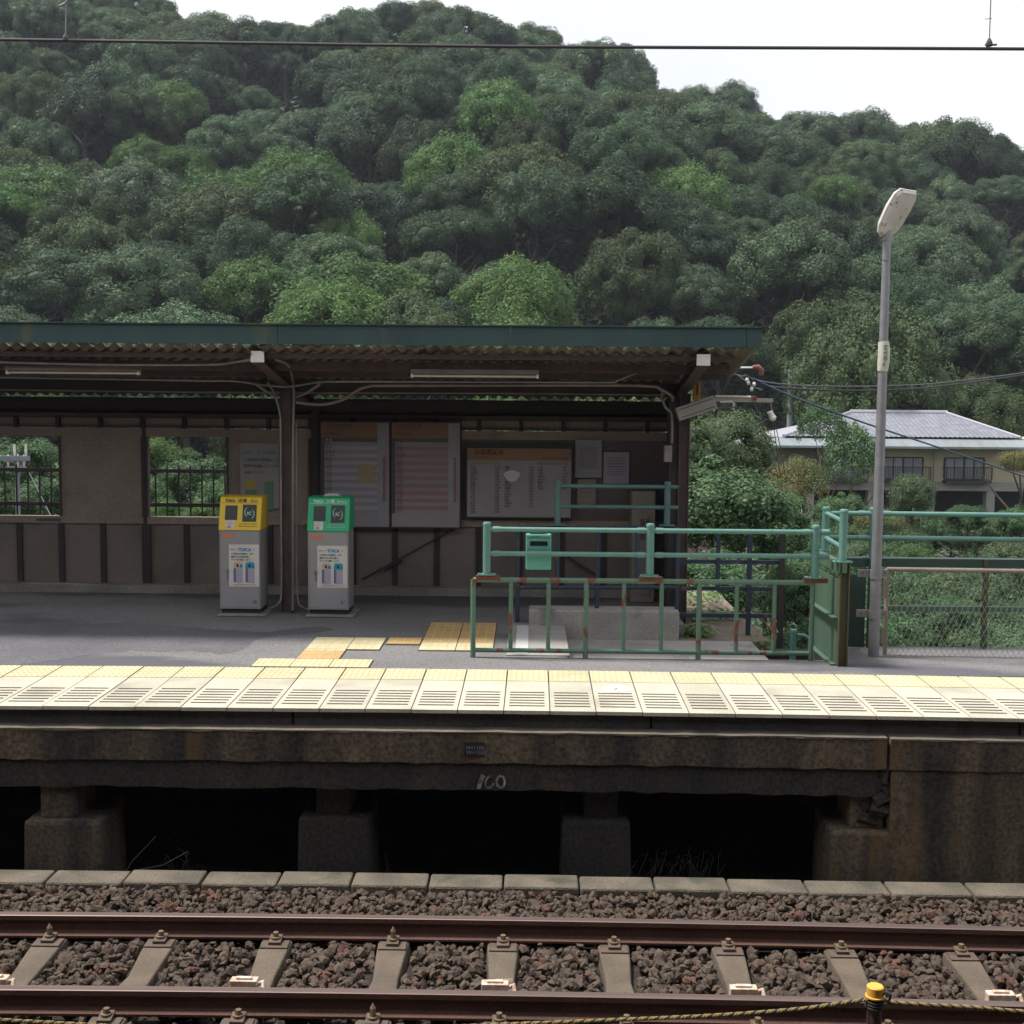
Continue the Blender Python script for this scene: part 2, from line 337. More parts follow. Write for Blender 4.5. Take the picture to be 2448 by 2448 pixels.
# ------------------------------------------------------------------ foliage
def make_crown(name, seed, material, nb=46, nl=210, leaf=.34, flat=.75, br=(.22, .36), stray=.12, hang=.0, core=True, low=1.25, rr=(.62, .84)):
    """crown of unit radius 1 scaled by object; real leaf clumps around boughs"""
    rg = np.random.default_rng(seed); V = []; Fc = []
    cen = []
    for i in range(nb):
        t = (i+.5)/nb; ph = i*2.39996+rg.uniform(-.4, .4); el = math.asin(max(-.95, min(1, 1-low*t+rg.uniform(-.06, .06))))
        rr_ = rg.uniform(*rr)
        cen.append(((rr_*math.cos(el)*math.cos(ph))*(1+rg.uniform(-.12, .12)), rr_*math.cos(el)*math.sin(ph)*(1+rg.uniform(-.12, .12)), rr_*flat*math.sin(el)+rg.uniform(-.07, .07)))
    cen = np.array(cen); rad = rg.uniform(br[0], br[1], nb)
    c = np.repeat(cen, nl, 0); r = np.repeat(rad, nl)
    d = rg.normal(size=(nb*nl, 3)); d /= np.linalg.norm(d, axis=1)[:, None]
    out = c/np.maximum(.01, np.linalg.norm(c, axis=1))[:, None]+np.array([0, 0, .5])
    dot = (d*out).sum(1); d = np.where((dot < -.25)[:, None], -d, d)
    pos = c+d*(r*rg.uniform(.82, 1+stray, nb*nl))[:, None]
    pos[:, 2] -= hang*rg.random(nb*nl)
    nrm = d*1.1+rg.normal(size=d.shape)*.5+np.array([0, 0, .45]); nrm /= np.linalg.norm(nrm, axis=1)[:, None]
    a = np.cross(nrm, rg.normal(size=d.shape)); a /= np.linalg.norm(a, axis=1)[:, None]; bb = np.cross(nrm, a)
    s1 = (leaf*rg.uniform(.6, 1.3, nb*nl))[:, None]; s2 = s1*.7
    q = np.stack([pos-a*s1*.5, pos+bb*s2*.5, pos+a*s1*.5, pos-bb*s2*.5], 1).reshape(-1, 3)
    V = q.tolist(); Fc = np.arange(len(q)).reshape(-1, 4).tolist()
    mbx = MB(); mbx.v = V; mbx.f = Fc; mbx.m = [0]*len(Fc)
    if core:
        import bmesh
        bm = bmesh.new()
        for k in range(nb):
            bmesh.ops.create_icosphere(bm, subdivisions=2, radius=rad[k]*.62, matrix=Matrix.Translation(Vector(cen[k]*.97)))
        mbx.add([v.co[:] for v in bm.verts], [[v.index for v in f.verts] for f in bm.faces] if not bm.verts.index_update() else [])
        bm.free()
    me = bpy.data.meshes.new(name); me.from_pydata(mbx.v, [], mbx.f); me.materials.append(material)
    return me
def make_trunk(name, seed, h, r, material, nbr=5, spread=.5):
    rg = random.Random(seed); b = MB()
    pts = [(rg.uniform(-.04, .04)*k*h*.3, rg.uniform(-.04, .04)*k*h*.3, h*k/5) for k in range(6)]
    b.tube(pts, [r*(1-.12*k) for k in range(6)], 7)
    for i in range(nbr):
        t = rg.randint(2, 4); a = rg.uniform(0, 6.28); p = Vector(pts[t])
        q = p+Vector((math.cos(a)*spread*h*.5, math.sin(a)*spread*h*.5, h*.22)); e = q+Vector((math.cos(a+.4)*spread*h*.35, math.sin(a+.4)*spread*h*.35, h*.22))
        b.tube([p, q, e], [r*.5, r*.33, r*.15], 5)
    me = bpy.data.meshes.new(name); me.from_pydata(b.v, [], b.f); me.materials.append(material); return me
CR = {'dark': [make_crown('crown', k, m_leafd, leaf=.034, nb=84, nl=340, br=(.13, .24)) for k in (1, 2, 3)],
      'grey': [make_crown('crown', k, m_leafg, leaf=.036, nb=78, nl=340, flat=.85, br=(.14, .25)) for k in (4, 5)],
      'olive': [make_crown('crown', k, m_leafo, leaf=.034, nb=80, nl=340, br=(.13, .23)) for k in (6, 7)],
      'fresh': [make_crown('crown', k, m_leaff, leaf=.044, nb=66, nl=260, stray=.3, br=(.14, .25)) for k in (8,)]}
TRK = [make_trunk('trunk', 30+k, 7, .28, m_bark) for k in range(3)]
def tree(name, loc, crown, trunk, rad, rot, label, group, cat='tree', ch=6.5, vz=1.0, tz=1.0):
    t = thing(name, loc, label, cat, group)
    c = bpy.data.objects.new('crown', crown); COL.objects.link(c); c.parent = t; c.location = (0, 0, ch); c.scale = (rad, rad, rad*vz); c.rotation_euler = (0, 0, rot)
    k = bpy.data.objects.new('trunk', trunk); COL.objects.link(k); k.parent = t; k.scale = (1, 1, tz)
    return t
KN = {'dark': 'dark green broadleaf tree', 'grey': 'grey-green rounded tree', 'olive': 'olive-brown tinted tree', 'fresh': 'bright yellow-green leafy tree'}
r1 = random.Random(11); cnt = 0
rows = []; y = HY+1
while y < RY+12:
    rows.append(y); y += 7.0
for j, y in enumerate(rows):
    sp = 7.7; w = 0.47*y
    n = int(2*w/sp)+1
    for i in range(n):
        x = -w+2*w*(i+.5*(j % 2))/n+r1.uniform(-2, 2); yy = y+r1.uniform(-2.2, 2.2)
        px = 1264+2960*x/yy
        if px < -140 or px > 2590 or (yy < 90 and 1830 < px < 1950): continue
        z = hill_z(x, yy)
        t = (yy-HY)/(RY-HY)
        u = r1.random()
        kd = 'dark' if u < .46 else 'grey' if u < .74 else 'olive' if u < .92 else 'fresh'
        if kd == 'fresh' and (t > .75 or (t < .25 and r1.random() < .6)): kd = 'olive'
        if kd == 'dark' and t < .12 and px < 1800 and r1.random() < .5: kd = 'grey'
        rad = r1.choice((r1.uniform(3.0, 4.2), r1.uniform(4.0, 5.2), r1.uniform(4.8, 6.2))) if t < .85 else r1.uniform(3.8, 5.0)
        if t < .5 and px < 1300 and r1.random() < .2: kd = 'fresh'
        zone = 'on the skyline' if t > .88 else 'high on the slope' if t > .6 else 'halfway up the slope' if t > .3 else ('just over the shelter roof' if px < 1820 else 'behind the tiled house')
        cr = r1.choice(CR[kd])
        colm = 'over the far left' if px < 250 else 'above the window opening' if px < 500 else 'above the yellow card reader' if px < 690 else 'above the green card reader' if px < 930 else 'above the timetable boards' if px < 1130 else 'above the fare table' if px < 1400 else 'above the stair railing' if px < 1640 else 'above the roof corner' if px < 1830 else 'left of the lamp post' if px < 2080 else 'right of the lamp post' if px < 2280 else 'near the right edge'
        zone += ', '+colm
        lastt = tree('tree', (x, yy, z-1.0), cr, r1.choice(TRK), rad, r1.uniform(0, 6.28), KN[kd]+' '+zone, KN[kd]+'s '+zone.split(',')[0], ch=r1.uniform(5.5, 9) if t < .85 else r1.uniform(6.2, 7.4), vz=r1.uniform(.8, 1.2)); cnt += 1
        cw = [c for c in lastt.children if c.name.startswith('crown')][0]
        cw.scale = (rad*r1.uniform(.8, 1.3), rad*r1.uniform(.8, 1.2), cw.scale.z); cw.rotation_euler = (r1.uniform(-.3, .3), r1.uniform(-.3, .3), cw.rotation_euler.z)
for o in [o for o in COL.objects if o.name.startswith('tree') and o.parent is None and o.location.y < 89]:   # a clearing around the utility pole
    if 1800 < 1264+2960*o.location.x/o.location.y < 2000:
        for c in list(o.children): bpy.data.objects.remove(c)
        bpy.data.objects.remove(o)

# low growth under the trees
rg4 = np.random.default_rng(31); n4 = 110000
yv = 78+rg4.random(n4)*118; xv4 = rg4.uniform(-.46, .46, n4)*yv
zv = np.array([hill_z(float(a), float(c)) for a, c in zip(xv4, yv)])+np.where(yv > 165, 4.5*np.clip((yv-165)/15, 0, 1), 0)
lumpv = np.abs(np.sin(xv4*.55+yv*.21)*np.cos(yv*.43-xv4*.17))
pos = np.stack([xv4, yv, zv+.3+3.0*lumpv*rg4.random(n4)**.35], 1)
nr = rg4.normal(size=(n4, 3))*.45+np.array([0, -.35, 1]); nr /= np.linalg.norm(nr, axis=1)[:, None]
aa = np.cross(nr, rg4.normal(size=(n4, 3))); aa /= np.linalg.norm(aa, axis=1)[:, None]; bb4 = np.cross(nr, aa); s4 = rg4.uniform(.22, .5, n4)[:, None]
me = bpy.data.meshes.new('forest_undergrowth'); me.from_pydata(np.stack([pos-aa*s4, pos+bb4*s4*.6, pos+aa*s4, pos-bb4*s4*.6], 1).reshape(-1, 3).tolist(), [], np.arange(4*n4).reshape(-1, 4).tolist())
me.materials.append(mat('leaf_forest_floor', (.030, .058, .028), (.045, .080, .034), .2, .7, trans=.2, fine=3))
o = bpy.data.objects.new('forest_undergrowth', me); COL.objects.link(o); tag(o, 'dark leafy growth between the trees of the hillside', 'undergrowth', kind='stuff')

# shrubs and garden trees between the platform and the house
SH = [make_crown('crown', 40+k, m_shrub, leaf=.062, nb=70, nl=300, flat=.75, low=1.85, rr=(.45, .95), stray=.5, br=(.10, .30)) for k in range(3)]
SHf = [make_crown('crown', 50+k, m_leaff, leaf=.06, nb=70, nl=280, flat=.8, low=1.85, rr=(.45, .95), stray=.5, br=(.10, .30)) for k in range(1)]
SHm = [make_crown('crown', 60, m_maple, leaf=.05, nb=60, nl=280, flat=.7, low=1.7, rr=(.35, 1), stray=.6, br=(.18, .30), core=False)]
SHb = [make_crown('crown', 70, m_brush, leaf=.055, nb=44, nl=260, flat=.9, low=1.85, stray=.5, br=(.18, .32))]
OPEN = [make_crown('crown', 80, m_shrub, leaf=.075, nb=36, nl=170, flat=1.1, stray=.7, br=(.14, .24), core=False)]
STRK = [make_trunk('trunk', 90+k, 2.0, .07, m_bark, 4, .9) for k in range(2)]
def at_shrub(px, py, Y, rpx, crown, label, group=None, vz=.9, name='shrub', cat='shrub', trunk=None):
    """crown whose middle is seen at px,py from Y metres, rooted in the ground below"""
    c = P(px, py, Y); rad = rpx*Y/2960; g = gz(c.x, Y) if Y < 75 else hill_z(c.x, Y)
    h = c.z-g
    return tree(name, (c.x, Y, g), crown, trunk or r1.choice(STRK), rad, r1.uniform(0, 6.28), label, group, cat=cat, ch=h, vz=vz, tz=max(.3, h/2.0*.9))
at_shrub(1700, 1215, 24, 175, SH[0], 'large fresh green bush with layered leaves right of the brown shelter post', vz=.8)
at_shrub(1830, 1260, 27, 110, SH[1], 'leafy green bush between the shelter post and the orange maple', vz=.9)
at_shrub(1690, 1400, 21, 130, SH[2], 'low green bush seen through the rusty railing bars', vz=.7)
at_shrub(1925, 1420, 25, 110, SH[1], 'dark green bush behind the green steel gate post', vz=1)
at_shrub(1745, 1085, 33, 105, SHb[0], 'brushy grey-green shrub with fine twigs left of the house', vz=1.05)
at_shrub(1670, 1080, 30, 70, SHb[0], 'brushy shrub with bright tips touching the brown shelter post', vz=1.2)
at_shrub(1895, 1150, 48, 75, SHm[0], 'olive and orange maple in front of the left end of the house', name='maple_tree', cat='tree')
at_shrub(1850, 1190, 44, 55, SHm[0], 'low orange-leaved maple left of the house', name='maple_tree', cat='tree')
at_shrub(2440, 1105, 46, 45, SHm[0], 'orange-tinted maple at the right end of the house', name='maple_tree', cat='tree')
at_shrub(1965, 1030, 52, 60, OPEN[0], 'thin open-crowned tree rising above the house eaves', name='garden_tree', cat='tree', vz=1.0)
at_shrub(2035, 1110, 54, 72, OPEN[0], 'tall leafy tree covering the first balcony of the house', name='garden_tree', cat='tree', vz=1.35)
at_shrub(2010, 1225, 50, 60, SH[0], 'dense green tree foot in front of the house arches', name='garden_tree', cat='tree', vz=.9)
at_shrub(2178, 1185, 48, 55, SHb[0], 'round green shrub below the middle balcony', vz=1)
at_shrub(2310, 1238, 46, 50, SH[1], 'spreading green shrub in the open ground floor bay', vz=.7)
at_shrub(2430, 1245, 46, 45, SH[2], 'green shrub at the right edge below the small windows', vz=.9)
at_shrub(2100, 1250, 44, 60, SHm[0], 'yellowish shrub just behind the lamp post above the rail', vz=.6)
ROWN = ('under the house pillars', 'beside the brown soil patch', 'just over the dark green beam', 'behind the top of the mesh', 'behind the middle fence rail', 'behind the lower mesh', 'at the foot of the fence')
for ri, (py, Y, rp, n) in enumerate(((1275, 54, 50, 10), (1300, 48, 55, 10), (1345, 42, 62, 10), (1390, 35, 72, 9), (1440, 30, 80, 8), (1500, 26, 85, 8), (1570, 22, 100, 7))):
    for i in range(n):
        px = 1960+(2560-1960)*(i+r1.random()*.6)/n
        if 2190 < px < 2350 and 1290 < py < 1350: continue
        kd = r1.choice('aaaaaafbb'); cr = r1.choice(SH) if kd == 'a' else SHf[0] if kd == 'f' else SHb[0]
        kn = {'a': 'leafy green shrub', 'f': 'bright green shrub', 'b': 'brushy olive shrub'}[kd]
        cn = 'left of the lamp post' if px < 2100 else 'right of the lamp post' if px < 2200 else 'in the middle of the panel' if px < 2300 else 'by the mesh post' if px < 2400 else 'at the right edge'
        at_shrub(px, py+r1.uniform(-12, 14), Y+r1.uniform(-1.5, 1.5), rp*r1.uniform(.8, 1.2), cr, kn+' '+ROWN[ri]+', '+cn, 'shrubs on the bank behind the fence', vz=r1.uniform(.9, 1.3))
for i, (px, py, Y, rp) in enumerate([(60, 1120, 40, 95), (130, 1190, 30, 80), (30, 1215, 28, 70), (-50, 1150, 34, 90), (380, 1110, 45, 80), (470, 1150, 38, 85), (540, 1200, 30, 75), (400, 1240, 26, 60), (480, 1250, 24, 60), (330, 1190, 32, 70)]):
    kd = SHf[0] if i in (7, 8, 4) else r1.choice(SH)
    at_shrub(px, py, Y, rp, kd, ('tall green tree in the left opening behind the pole', 'low green tree at the right of the left opening', 'leafy bush at the foot of the pole in the left opening', 'green tree at the very left edge of the left opening', 'bright tree top at the left of the second opening', 'dark leafy tree in the middle of the second opening', 'green tree at the right side of the second opening', 'yellow-green bush low in the left of the second opening', 'yellow-green bush low in the middle of the second opening', 'green tree mostly hidden by the board between the openings')[i], 'trees behind the shelter windows', name='tree', cat='tree', vz=.9)
for i, (px, Y) in enumerate([(660, 34), (800, 33), (950, 34), (1100, 33), (1250, 34), (1400, 33), (1530, 34), (1640, 40), (230, 36)]):
    at_shrub(px, 1150, Y, 100, r1.choice(SH), 'green tree mostly hidden behind the shelter wall', 'trees behind the shelter wall', name='tree', cat='tree', vz=.7)

rg3 = np.random.default_rng(77); n3 = 70000
yv = 18+rg3.random(n3)**.8*50; xv3 = rg3.uniform(-.05, .50, n3)*yv; xv3 = np.where(rg3.random(n3) < .2, rg3.uniform(-.48, .0, n3)*yv, xv3)
hv = .55*np.abs(np.sin(xv3*.9+yv*.35)*np.cos(yv*.6-xv3*.2))*rg3.random(n3)**.4+.1*rg3.random(n3)
bare = (np.abs(xv3-.333*yv) < .030*yv) & (np.abs(yv-46) < 9) & (rg3.random(n3) < .9)
pos = np.stack([xv3, yv, -3.0+hv], 1)[~bare]; n3 = len(pos)
nr = rg3.normal(size=(n3, 3))*.45+np.array([0, -.25, 1]); nr /= np.linalg.norm(nr, axis=1)[:, None]
aa = np.cross(nr, rg3.normal(size=(n3, 3))); aa /= np.linalg.norm(aa, axis=1)[:, None]; bb3 = np.cross(nr, aa); s3 = rg3.uniform(.10, .26, n3)[:, None]
me = bpy.data.meshes.new('undergrowth'); me.from_pydata(np.stack([pos-aa*s3, pos+bb3*s3*.5, pos+aa*s3, pos-bb3*s3*.5], 1).reshape(-1, 3).tolist(), [], np.arange(4*n3).reshape(-1, 4).tolist())
me.materials.append(mat('leaf_undergrowth', (.085, .135, .052), (.05, .09, .042), .5, .6, c=(.13, .10, .04), cscale=.6, cthr=.6, trans=.25, fine=6, soft=.05))
o = bpy.data.objects.new('undergrowth', me); COL.objects.link(o); tag(o, 'leafy ground cover on the bank between platform and house', 'ground cover', kind='stuff')

# ------------------------------------------------------------------ house
HYF = 70.0
def hp(px, py, y=HYF): return P(px, py, y)
def hx(px, y=HYF, py=1100): return P(px, py, y).x
def hz(py, px=2150, y=HYF): return P(px, py, y).z
hl, hr_ = hx(1850), hx(2640)
H = thing('house', (hx(2150), HYF, -3), 'two-storey yellow house with pale tiled hip roof below the wooded hill', 'house')
zf0, zf1, zb, zl0 = hz(1068), hz(1151), hz(1172), -3.0
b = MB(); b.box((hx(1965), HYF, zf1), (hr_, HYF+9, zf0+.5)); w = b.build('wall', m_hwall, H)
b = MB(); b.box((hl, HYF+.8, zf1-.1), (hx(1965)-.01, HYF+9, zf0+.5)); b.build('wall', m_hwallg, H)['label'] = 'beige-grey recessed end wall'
b = MB(); b.box((hl, HYF-.12, zb), (hr_, HYF+9.1, zf1)); b.build('floor_beam', m_hconc, H)
for a, c_ in ((1932, 1948), (2077, 2093), (2223, 2237), (2361, 2381), (2500, 2520), (2620, 2640)):
    b = MB(); b.box((hx(a), HYF-.05, zl0), (hx(c_), HYF+.5, zb)); b.build('pillar', m_hconc, H)
b = MB(); b.box((hl, HYF+6, zl0), (hr_, HYF+6.3, zb)); b.build('rear_wall', m_frame, H)
zt, zrg = hz(1050, y=68.8), hz(989, y=73.5)
ex0, ex1 = hx(1826, 68.2), hx(2660, 68.2)
b = MB(); zee = hz(1067, y=68.2)
x0t, x1t = hx(1873, 68.9), hx(2440, 68.9)
b.add([(ex0, 68.2, zee), (ex1, 68.2, zee), (ex1, 69.0, zt+.02), (ex0+1.2, 69.0, zt+.02), (ex0, 78, zee), (ex0+1.2, 78, zt+.02), (ex0, 68.2, zee-.12), (ex1, 68.2, zee-.12), (ex0, 78, zee-.12), (ex1, 78, zee-.12)],
      [(0, 1, 2, 3), (4, 0, 3, 5), (6, 7, 1, 0), (8, 6, 0, 4), (6, 8, 9, 7)])
b.build('lower_eave', m_eave, H)
# tiled roof with real pan tiles
rx0, rx1 = hx(2033, 73.5), hx(2256, 73.5)
def troof(corner, nU, nV, amp):
    bb = MB(); vs = []; (A, B, C_, D) = [Vector(c) for c in corner]   # A,B eave  C,D ridge (A-D, B-C)
    nrm = (B-A).cross(D-A).normalized()
    if nrm.z < 0: nrm = -nrm
    for j in range(nV*3+1):
        v = j/(nV*3); L = A.lerp(D, v); Rr = B.lerp(C_, v); step = (.08 if j % 3 == 0 else .045 if j % 3 == 1 else .0)
        for i in range(nU*6+1):
            # keep tile columns running straight up the slope
            x = A.x+(B.x-A.x)*i/(nU*6) if abs(B.x-A.x) > 5 else None
            p = L.lerp(Rr, i/(nU*6))
            ph = ((p.x if abs(B.x-A.x) > 5 else p.y)-0)/.27*2*math.pi
            vs.append(p+nrm*(amp*math.sin(ph)+step))
    w_ = nU*6+1
    fs = [(j*w_+i, j*w_+i+1, (j+1)*w_+i+1, (j+1)*w_+i) for j in range(nV*3) for i in range(w_-1)]
    bb.add(vs, fs); return bb
yr, yb2 = 73.5, 78.2
fr = troof([(x0t, 69.0, zt+.06), (x1t, 69.0, zt+.06), (rx1, yr, zrg), (rx0, yr, zrg)], 55, 22, .014); fr.build('tiled_roof', m_tile, H)
b = MB(); b.add([(x0t, 69, zt+.04), (x0t, yb2, zt+.04), (rx0, yr, zrg-.02), (x1t, 69, zt+.04), (x1t, yb2, zt+.04), (rx1, yr, zrg-.02)], [(1, 0, 2), (3, 4, 5), (4, 1, 2, 5)]); b.build('roof_back', m_tiled, H)
b = MB(); b.tube([(rx0-.1, yr, zrg+.08), (rx1+.1, yr, zrg+.08)], .14, 8); b.tube([(x0t, 69, zt+.12), (rx0, yr, zrg+.08)], .11, 7); b.tube([(x1t, 69, zt+.12), (rx1, yr, zrg+.08)], .11, 7); b.build('roof_ridge', m_tiled, H)
def hwin(a, c_, t, bt, pos=4, par=H):
    f = MB(); x0, x1, z0, z1 = hx(a), hx(c_), hz(bt), hz(t)
    f.box((x0, HYF-.06, z0), (x1, HYF-.003, z0+.07)); f.box((x0, HYF-.06, z1-.07), (x1, HYF-.003, z1))
    for i in range(pos+1):
        xx = x0+(x1-x0)*i/pos; wv = .05 if i in (0, pos, pos//2) else .025
        f.box((xx-wv, HYF-.055, z0+.07), (xx+wv, HYF-.006, z1-.07))
    o = f.build('window', m_frame, par)
    g = MB(); g.box((x0+.02, HYF-.03, z0+.02), (x1-.02, HYF-.01, z1-.02)); g.build('pane', m_curt if pos == 4 else m_glass, o)
for (a, c_) in ((1965, 2059), (2112, 2206), (2258, 2352), (2500, 2590)):
    hwin(a, c_, 1092, 1146)
    q = MB(); x0, x1 = hx(a-4), hx(c_+9); z0, z1 = hz(1146), hz(1116)
    q.box((x0, HYF-.75, z0-.16), (x1, HYF-.001, z0-.02)); q.box((x0, HYF-.75, z1), (x1, HYF-.71, z1+.05)); q.box((x0, HYF-.75, z0+.02), (x1, HYF-.71, z0+.06))
    n = 26
    for i in range(n+1):
        xx = x0+(x1-x0)*i/n; q.box((xx-.012, HYF-.74, z0), (xx+.012, HYF-.72, z1))
    for xx in (x0, x1): q.box((xx-.03, HYF-.76, z0), (xx+.03, HYF-.70, z1+.06)); q.box((xx-.02, HYF-.7, z1), (xx+.02, HYF, z1+.04))
    q.build('balcony', m_frame, H)
hwin(2403, 2423, 1096, 1122, 1); hwin(2428, 2452, 1096, 1122, 1); hwin(1838, 1846, 1090, 1104, 1)
b = MB(); b.tube([(hx(2230), HYF-.2, -3), (hx(2230), HYF-.2, zf0)], .05, 6); b.tube([(hx(2095), HYF-.2, -3), (hx(2095), HYF-.2, zf0)], .05, 6); b.build('downpipe', m_hconc, H)
# white garden handrail left of the house
b = MB(); b.tube([P(2042-142, 1182, 45), P(1912, 1205, 45), P(1918, 1240, 45)], .05, 6); b.tube([P(1894, 1180, 45.6), P(1905, 1205, 45.6), P(1912, 1240, 45.6)], .05, 6)
tag(b.build('handrail', m_white), 'thin white handrail running down among the shrubs left of the house', 'handrail')
# far pink wall behind the brushy shrub
b = MB(); p0, p1 = P(1640, 1060, 38), P(1708, 1028, 38); b.box((p0.x-.6, 38, -3), (p1.x, 38.3, p1.z)); tag(b.build('retaining_wall', m_pink2), 'low pinkish wall end between the shelter post and the brushy shrub', 'wall')

# ------------------------------------------------------------------ utility poles and lines
def upole(px, pyt, Y, r, arms, label):
    p = P(px, pyt, Y); g = -3
    t = thing('utility_pole', (p.x, Y, g), label, 'utility pole')
    b = MB(); b.tube([(p.x, Y, g), (p.x, Y, p.z)], [r*1.2, r], 10); b.build('pole', m_pole, t, smooth=True)
    for (dz, w, off) in arms:
        b = MB(); b.box((p.x-w/2+off, Y-.06-r, p.z-dz-.05), (p.x+w/2+off, Y+.06-r, p.z-dz+.05))
        b.tube([(p.x+w/2+off-.1, Y-r, p.z-dz), (p.x, Y-r, p.z-dz-.4)], .02, 5)
        b.build('crossarm', m_pole, t)
        for s in ((-.42, .1, .42) if px < 1000 else ()):
            b = MB(); b.tube([(p.x+w*s+off, Y-r, p.z-dz+.05), (p.x+w*s+off, Y-r, p.z-dz+.14), (p.x+w*s+off, Y-r, p.z-dz+.3)], [.015, .03, .015], 7); b.build('insulator', m_white, t)
upole(1891, 884, 80, .17, [(.2, 1.05, .05)], 'slim grey pole with one crossarm rising behind the house roof')
upole(40, 1084, 26, .045, [(.10, .75, -.1), (.32, .4, 0)], 'concrete pole with crossarms seen through the left window opening')
def wires(name, pts, r, material, label, cat='cable'):
    b = MB()
    P0 = [P(*p) for p in pts]; out = []
    for i in range(len(P0)-1):
        a = P0[max(0, i-1)]; p = P0[i]; q = P0[i+1]; c_ = P0[min(len(P0)-1, i+2)]
        for k in range(6):
            t = k/6; out.append(.5*((2*p)+(q-a)*t+(2*a-5*p+4*q-c_)*t*t+(3*p-a-3*q+c_)*t**3))
    out.append(P0[-1]); b.tube(out, r, 6)
    return tag(b.build(name, material, smooth=True), label, cat)
wires('power_cable', [(1750, 893, 15.6), (1820, 911, 16.2), (1881, 919, 17), (1990, 923.5, 18), (2127, 922, 19.5), (2250, 915, 21), (2448, 891, 23), (2560, 870, 25)], .011, m_wirel, 'upper of the two sagging grey cables right of the shelter roof')
wires('power_cable', [(1780, 897, 15.6), (1828, 921, 16.2), (1890, 928, 17), (1990, 933, 18), (2127, 932, 19.5), (2258, 922, 21), (2448, 896, 23), (2560, 876, 25)], .016, m_wire, 'thicker lower cable of the sagging pair right of the shelter roof')
wires('power_cable', [(1800, 905, 15.6), (1859, 933, 16.2), (1951, 970, 17.5), (2096, 1021, 19), (2260, 1075, 21), (2448, 1139, 23), (2560, 1178, 25)], .014, m_wireb, 'dark blue cable slanting down in front of the tiled roof')
wires('power_cable', [(1700, 1030, 40), (1788, 1020, 36), (1850, 955, 32), (1875, 930, 30)], .01, m_wire, 'thin dark wire rising steeply above the brushy shrub')
wires('power_cable', [(70, 1130, 30), (95, 1180, 25), (125, 1240, 22)], .008, m_wirel, 'thin stay wire beside the pole in the left window opening')

b = MB(); b.box((-720, -25, -4.2), (720, 345, 100)); hz_o = b.build('haze', None)
hm = bpy.data.materials.new('haze'); hm.use_nodes = True; hn = hm.node_tree; hn.nodes.remove(hn.nodes['Principled BSDF'])
pv = hn.nodes.new('ShaderNodeVolumePrincipled'); pv.inputs['Color'].default_value = (.80, .86, 1, 1); pv.inputs['Density'].default_value = .00028; pv.inputs['Anisotropy'].default_value = .2
hn.links.new(pv.outputs[0], hn.nodes['Material Output'].inputs['Volume']); hz_o.data.materials[0] = hm
tag(hz_o, 'thin bluish summer haze over the valley', 'haze', kind='stuff')

# ------------------------------------------------------------------ catenary over the track
YC = 7.87
C = thing('overhead_wire', P(1224, 112, YC), 'dark overhead line crossing the whole picture near the top', 'overhead wire')
b = MB(); pts = [P(x, y, YC) for x, y in ((-700, 84), (0, 94.5), (400, 100), (816, 106.5), (1224, 111.5), (1632, 113.5), (2040, 115), (2448, 117), (3100, 119))]
b.tube(pts, .0105, 8); b.build('wire', m_wire, C, smooth=True)
for (px, py, lab) in ((157, 92, 'thin dropper with a curled end'), (2365, 104, 'dropper with dark clamp')):
    p = P(px, py, YC); q = P(px+(1 if px < 1000 else 8), -120, YC)
    b = MB(); b.tube([p, q], .003, 6)
    if px < 1000: b.tube([P(142, 14, YC), P(155, 8, YC), P(166, -6, YC)], .006, 6)
    else: b.tube([P(2355, 46, YC), P(2372, 44, YC)], .002, 5)
    o = b.build('dropper', m_galv if px < 1000 else m_wire, C); o['label'] = lab
    b = MB(); b.tube([P(px, py+6, YC), P(px, py-2, YC), P(px, py-12, YC)], [.022, .02, .008], 8); b.tube([P(px-10, py+3, YC), P(px+18, py+3, YC)], .006, 6); b.build('clamp', m_wire, C)

# ------------------------------------------------------------------ track
YF, YN = 8.425+.0, 7.31
def rail(yc, label):
    t = thing('rail', (0, yc, 0), label, 'rail')
    prof = [(-.0325, 0-.004), (-.028, 0), (.028, 0), (.0325, -.004), (.034, -.035), (.012, -.048), (.0085, -.115), (.02, -.125), (.0635, -.135), (.0635, -.150), (-.0635, -.150), (-.0635, -.135), (-.02, -.125), (-.0085, -.115), (-.012, -.048), (-.034, -.035)]
    b = MB(); n = len(prof); xs = np.arange(-9, 9.01, .5); vs = [(x, yc+u, v) for x in xs for u, v in prof]
    fs = [(i*n+k, i*n+(k+1) % n, (i+1)*n+(k+1) % n, (i+1)*n+k) for i in range(len(xs)-1) for k in range(n)]
    b.add(vs, fs); b.m = [1 if (f[0] % n) in (0, 1, 2) else 0 for f in fs]
    b.build('rail_profile', [m_rail, m_railtop], t, bnd=True)
    return t
rail(YF, 'brown steel rail nearest the far platform'); rail(YN, 'rusty brown rail at the bottom of the picture')
sx = [(122.5, 2255), (386.5, 2262), (660, 2262), (939.8, 2262), (1202.6, 2268), (1467.4, 2272), (1739.7, 2272), (2008, 2280), (2291, 2290)]
sxs = [P(px, py, YF-.10).x for px, py in sx]; sxs = [sxs[0]-.85] + sxs + [sxs[-1]+.83]
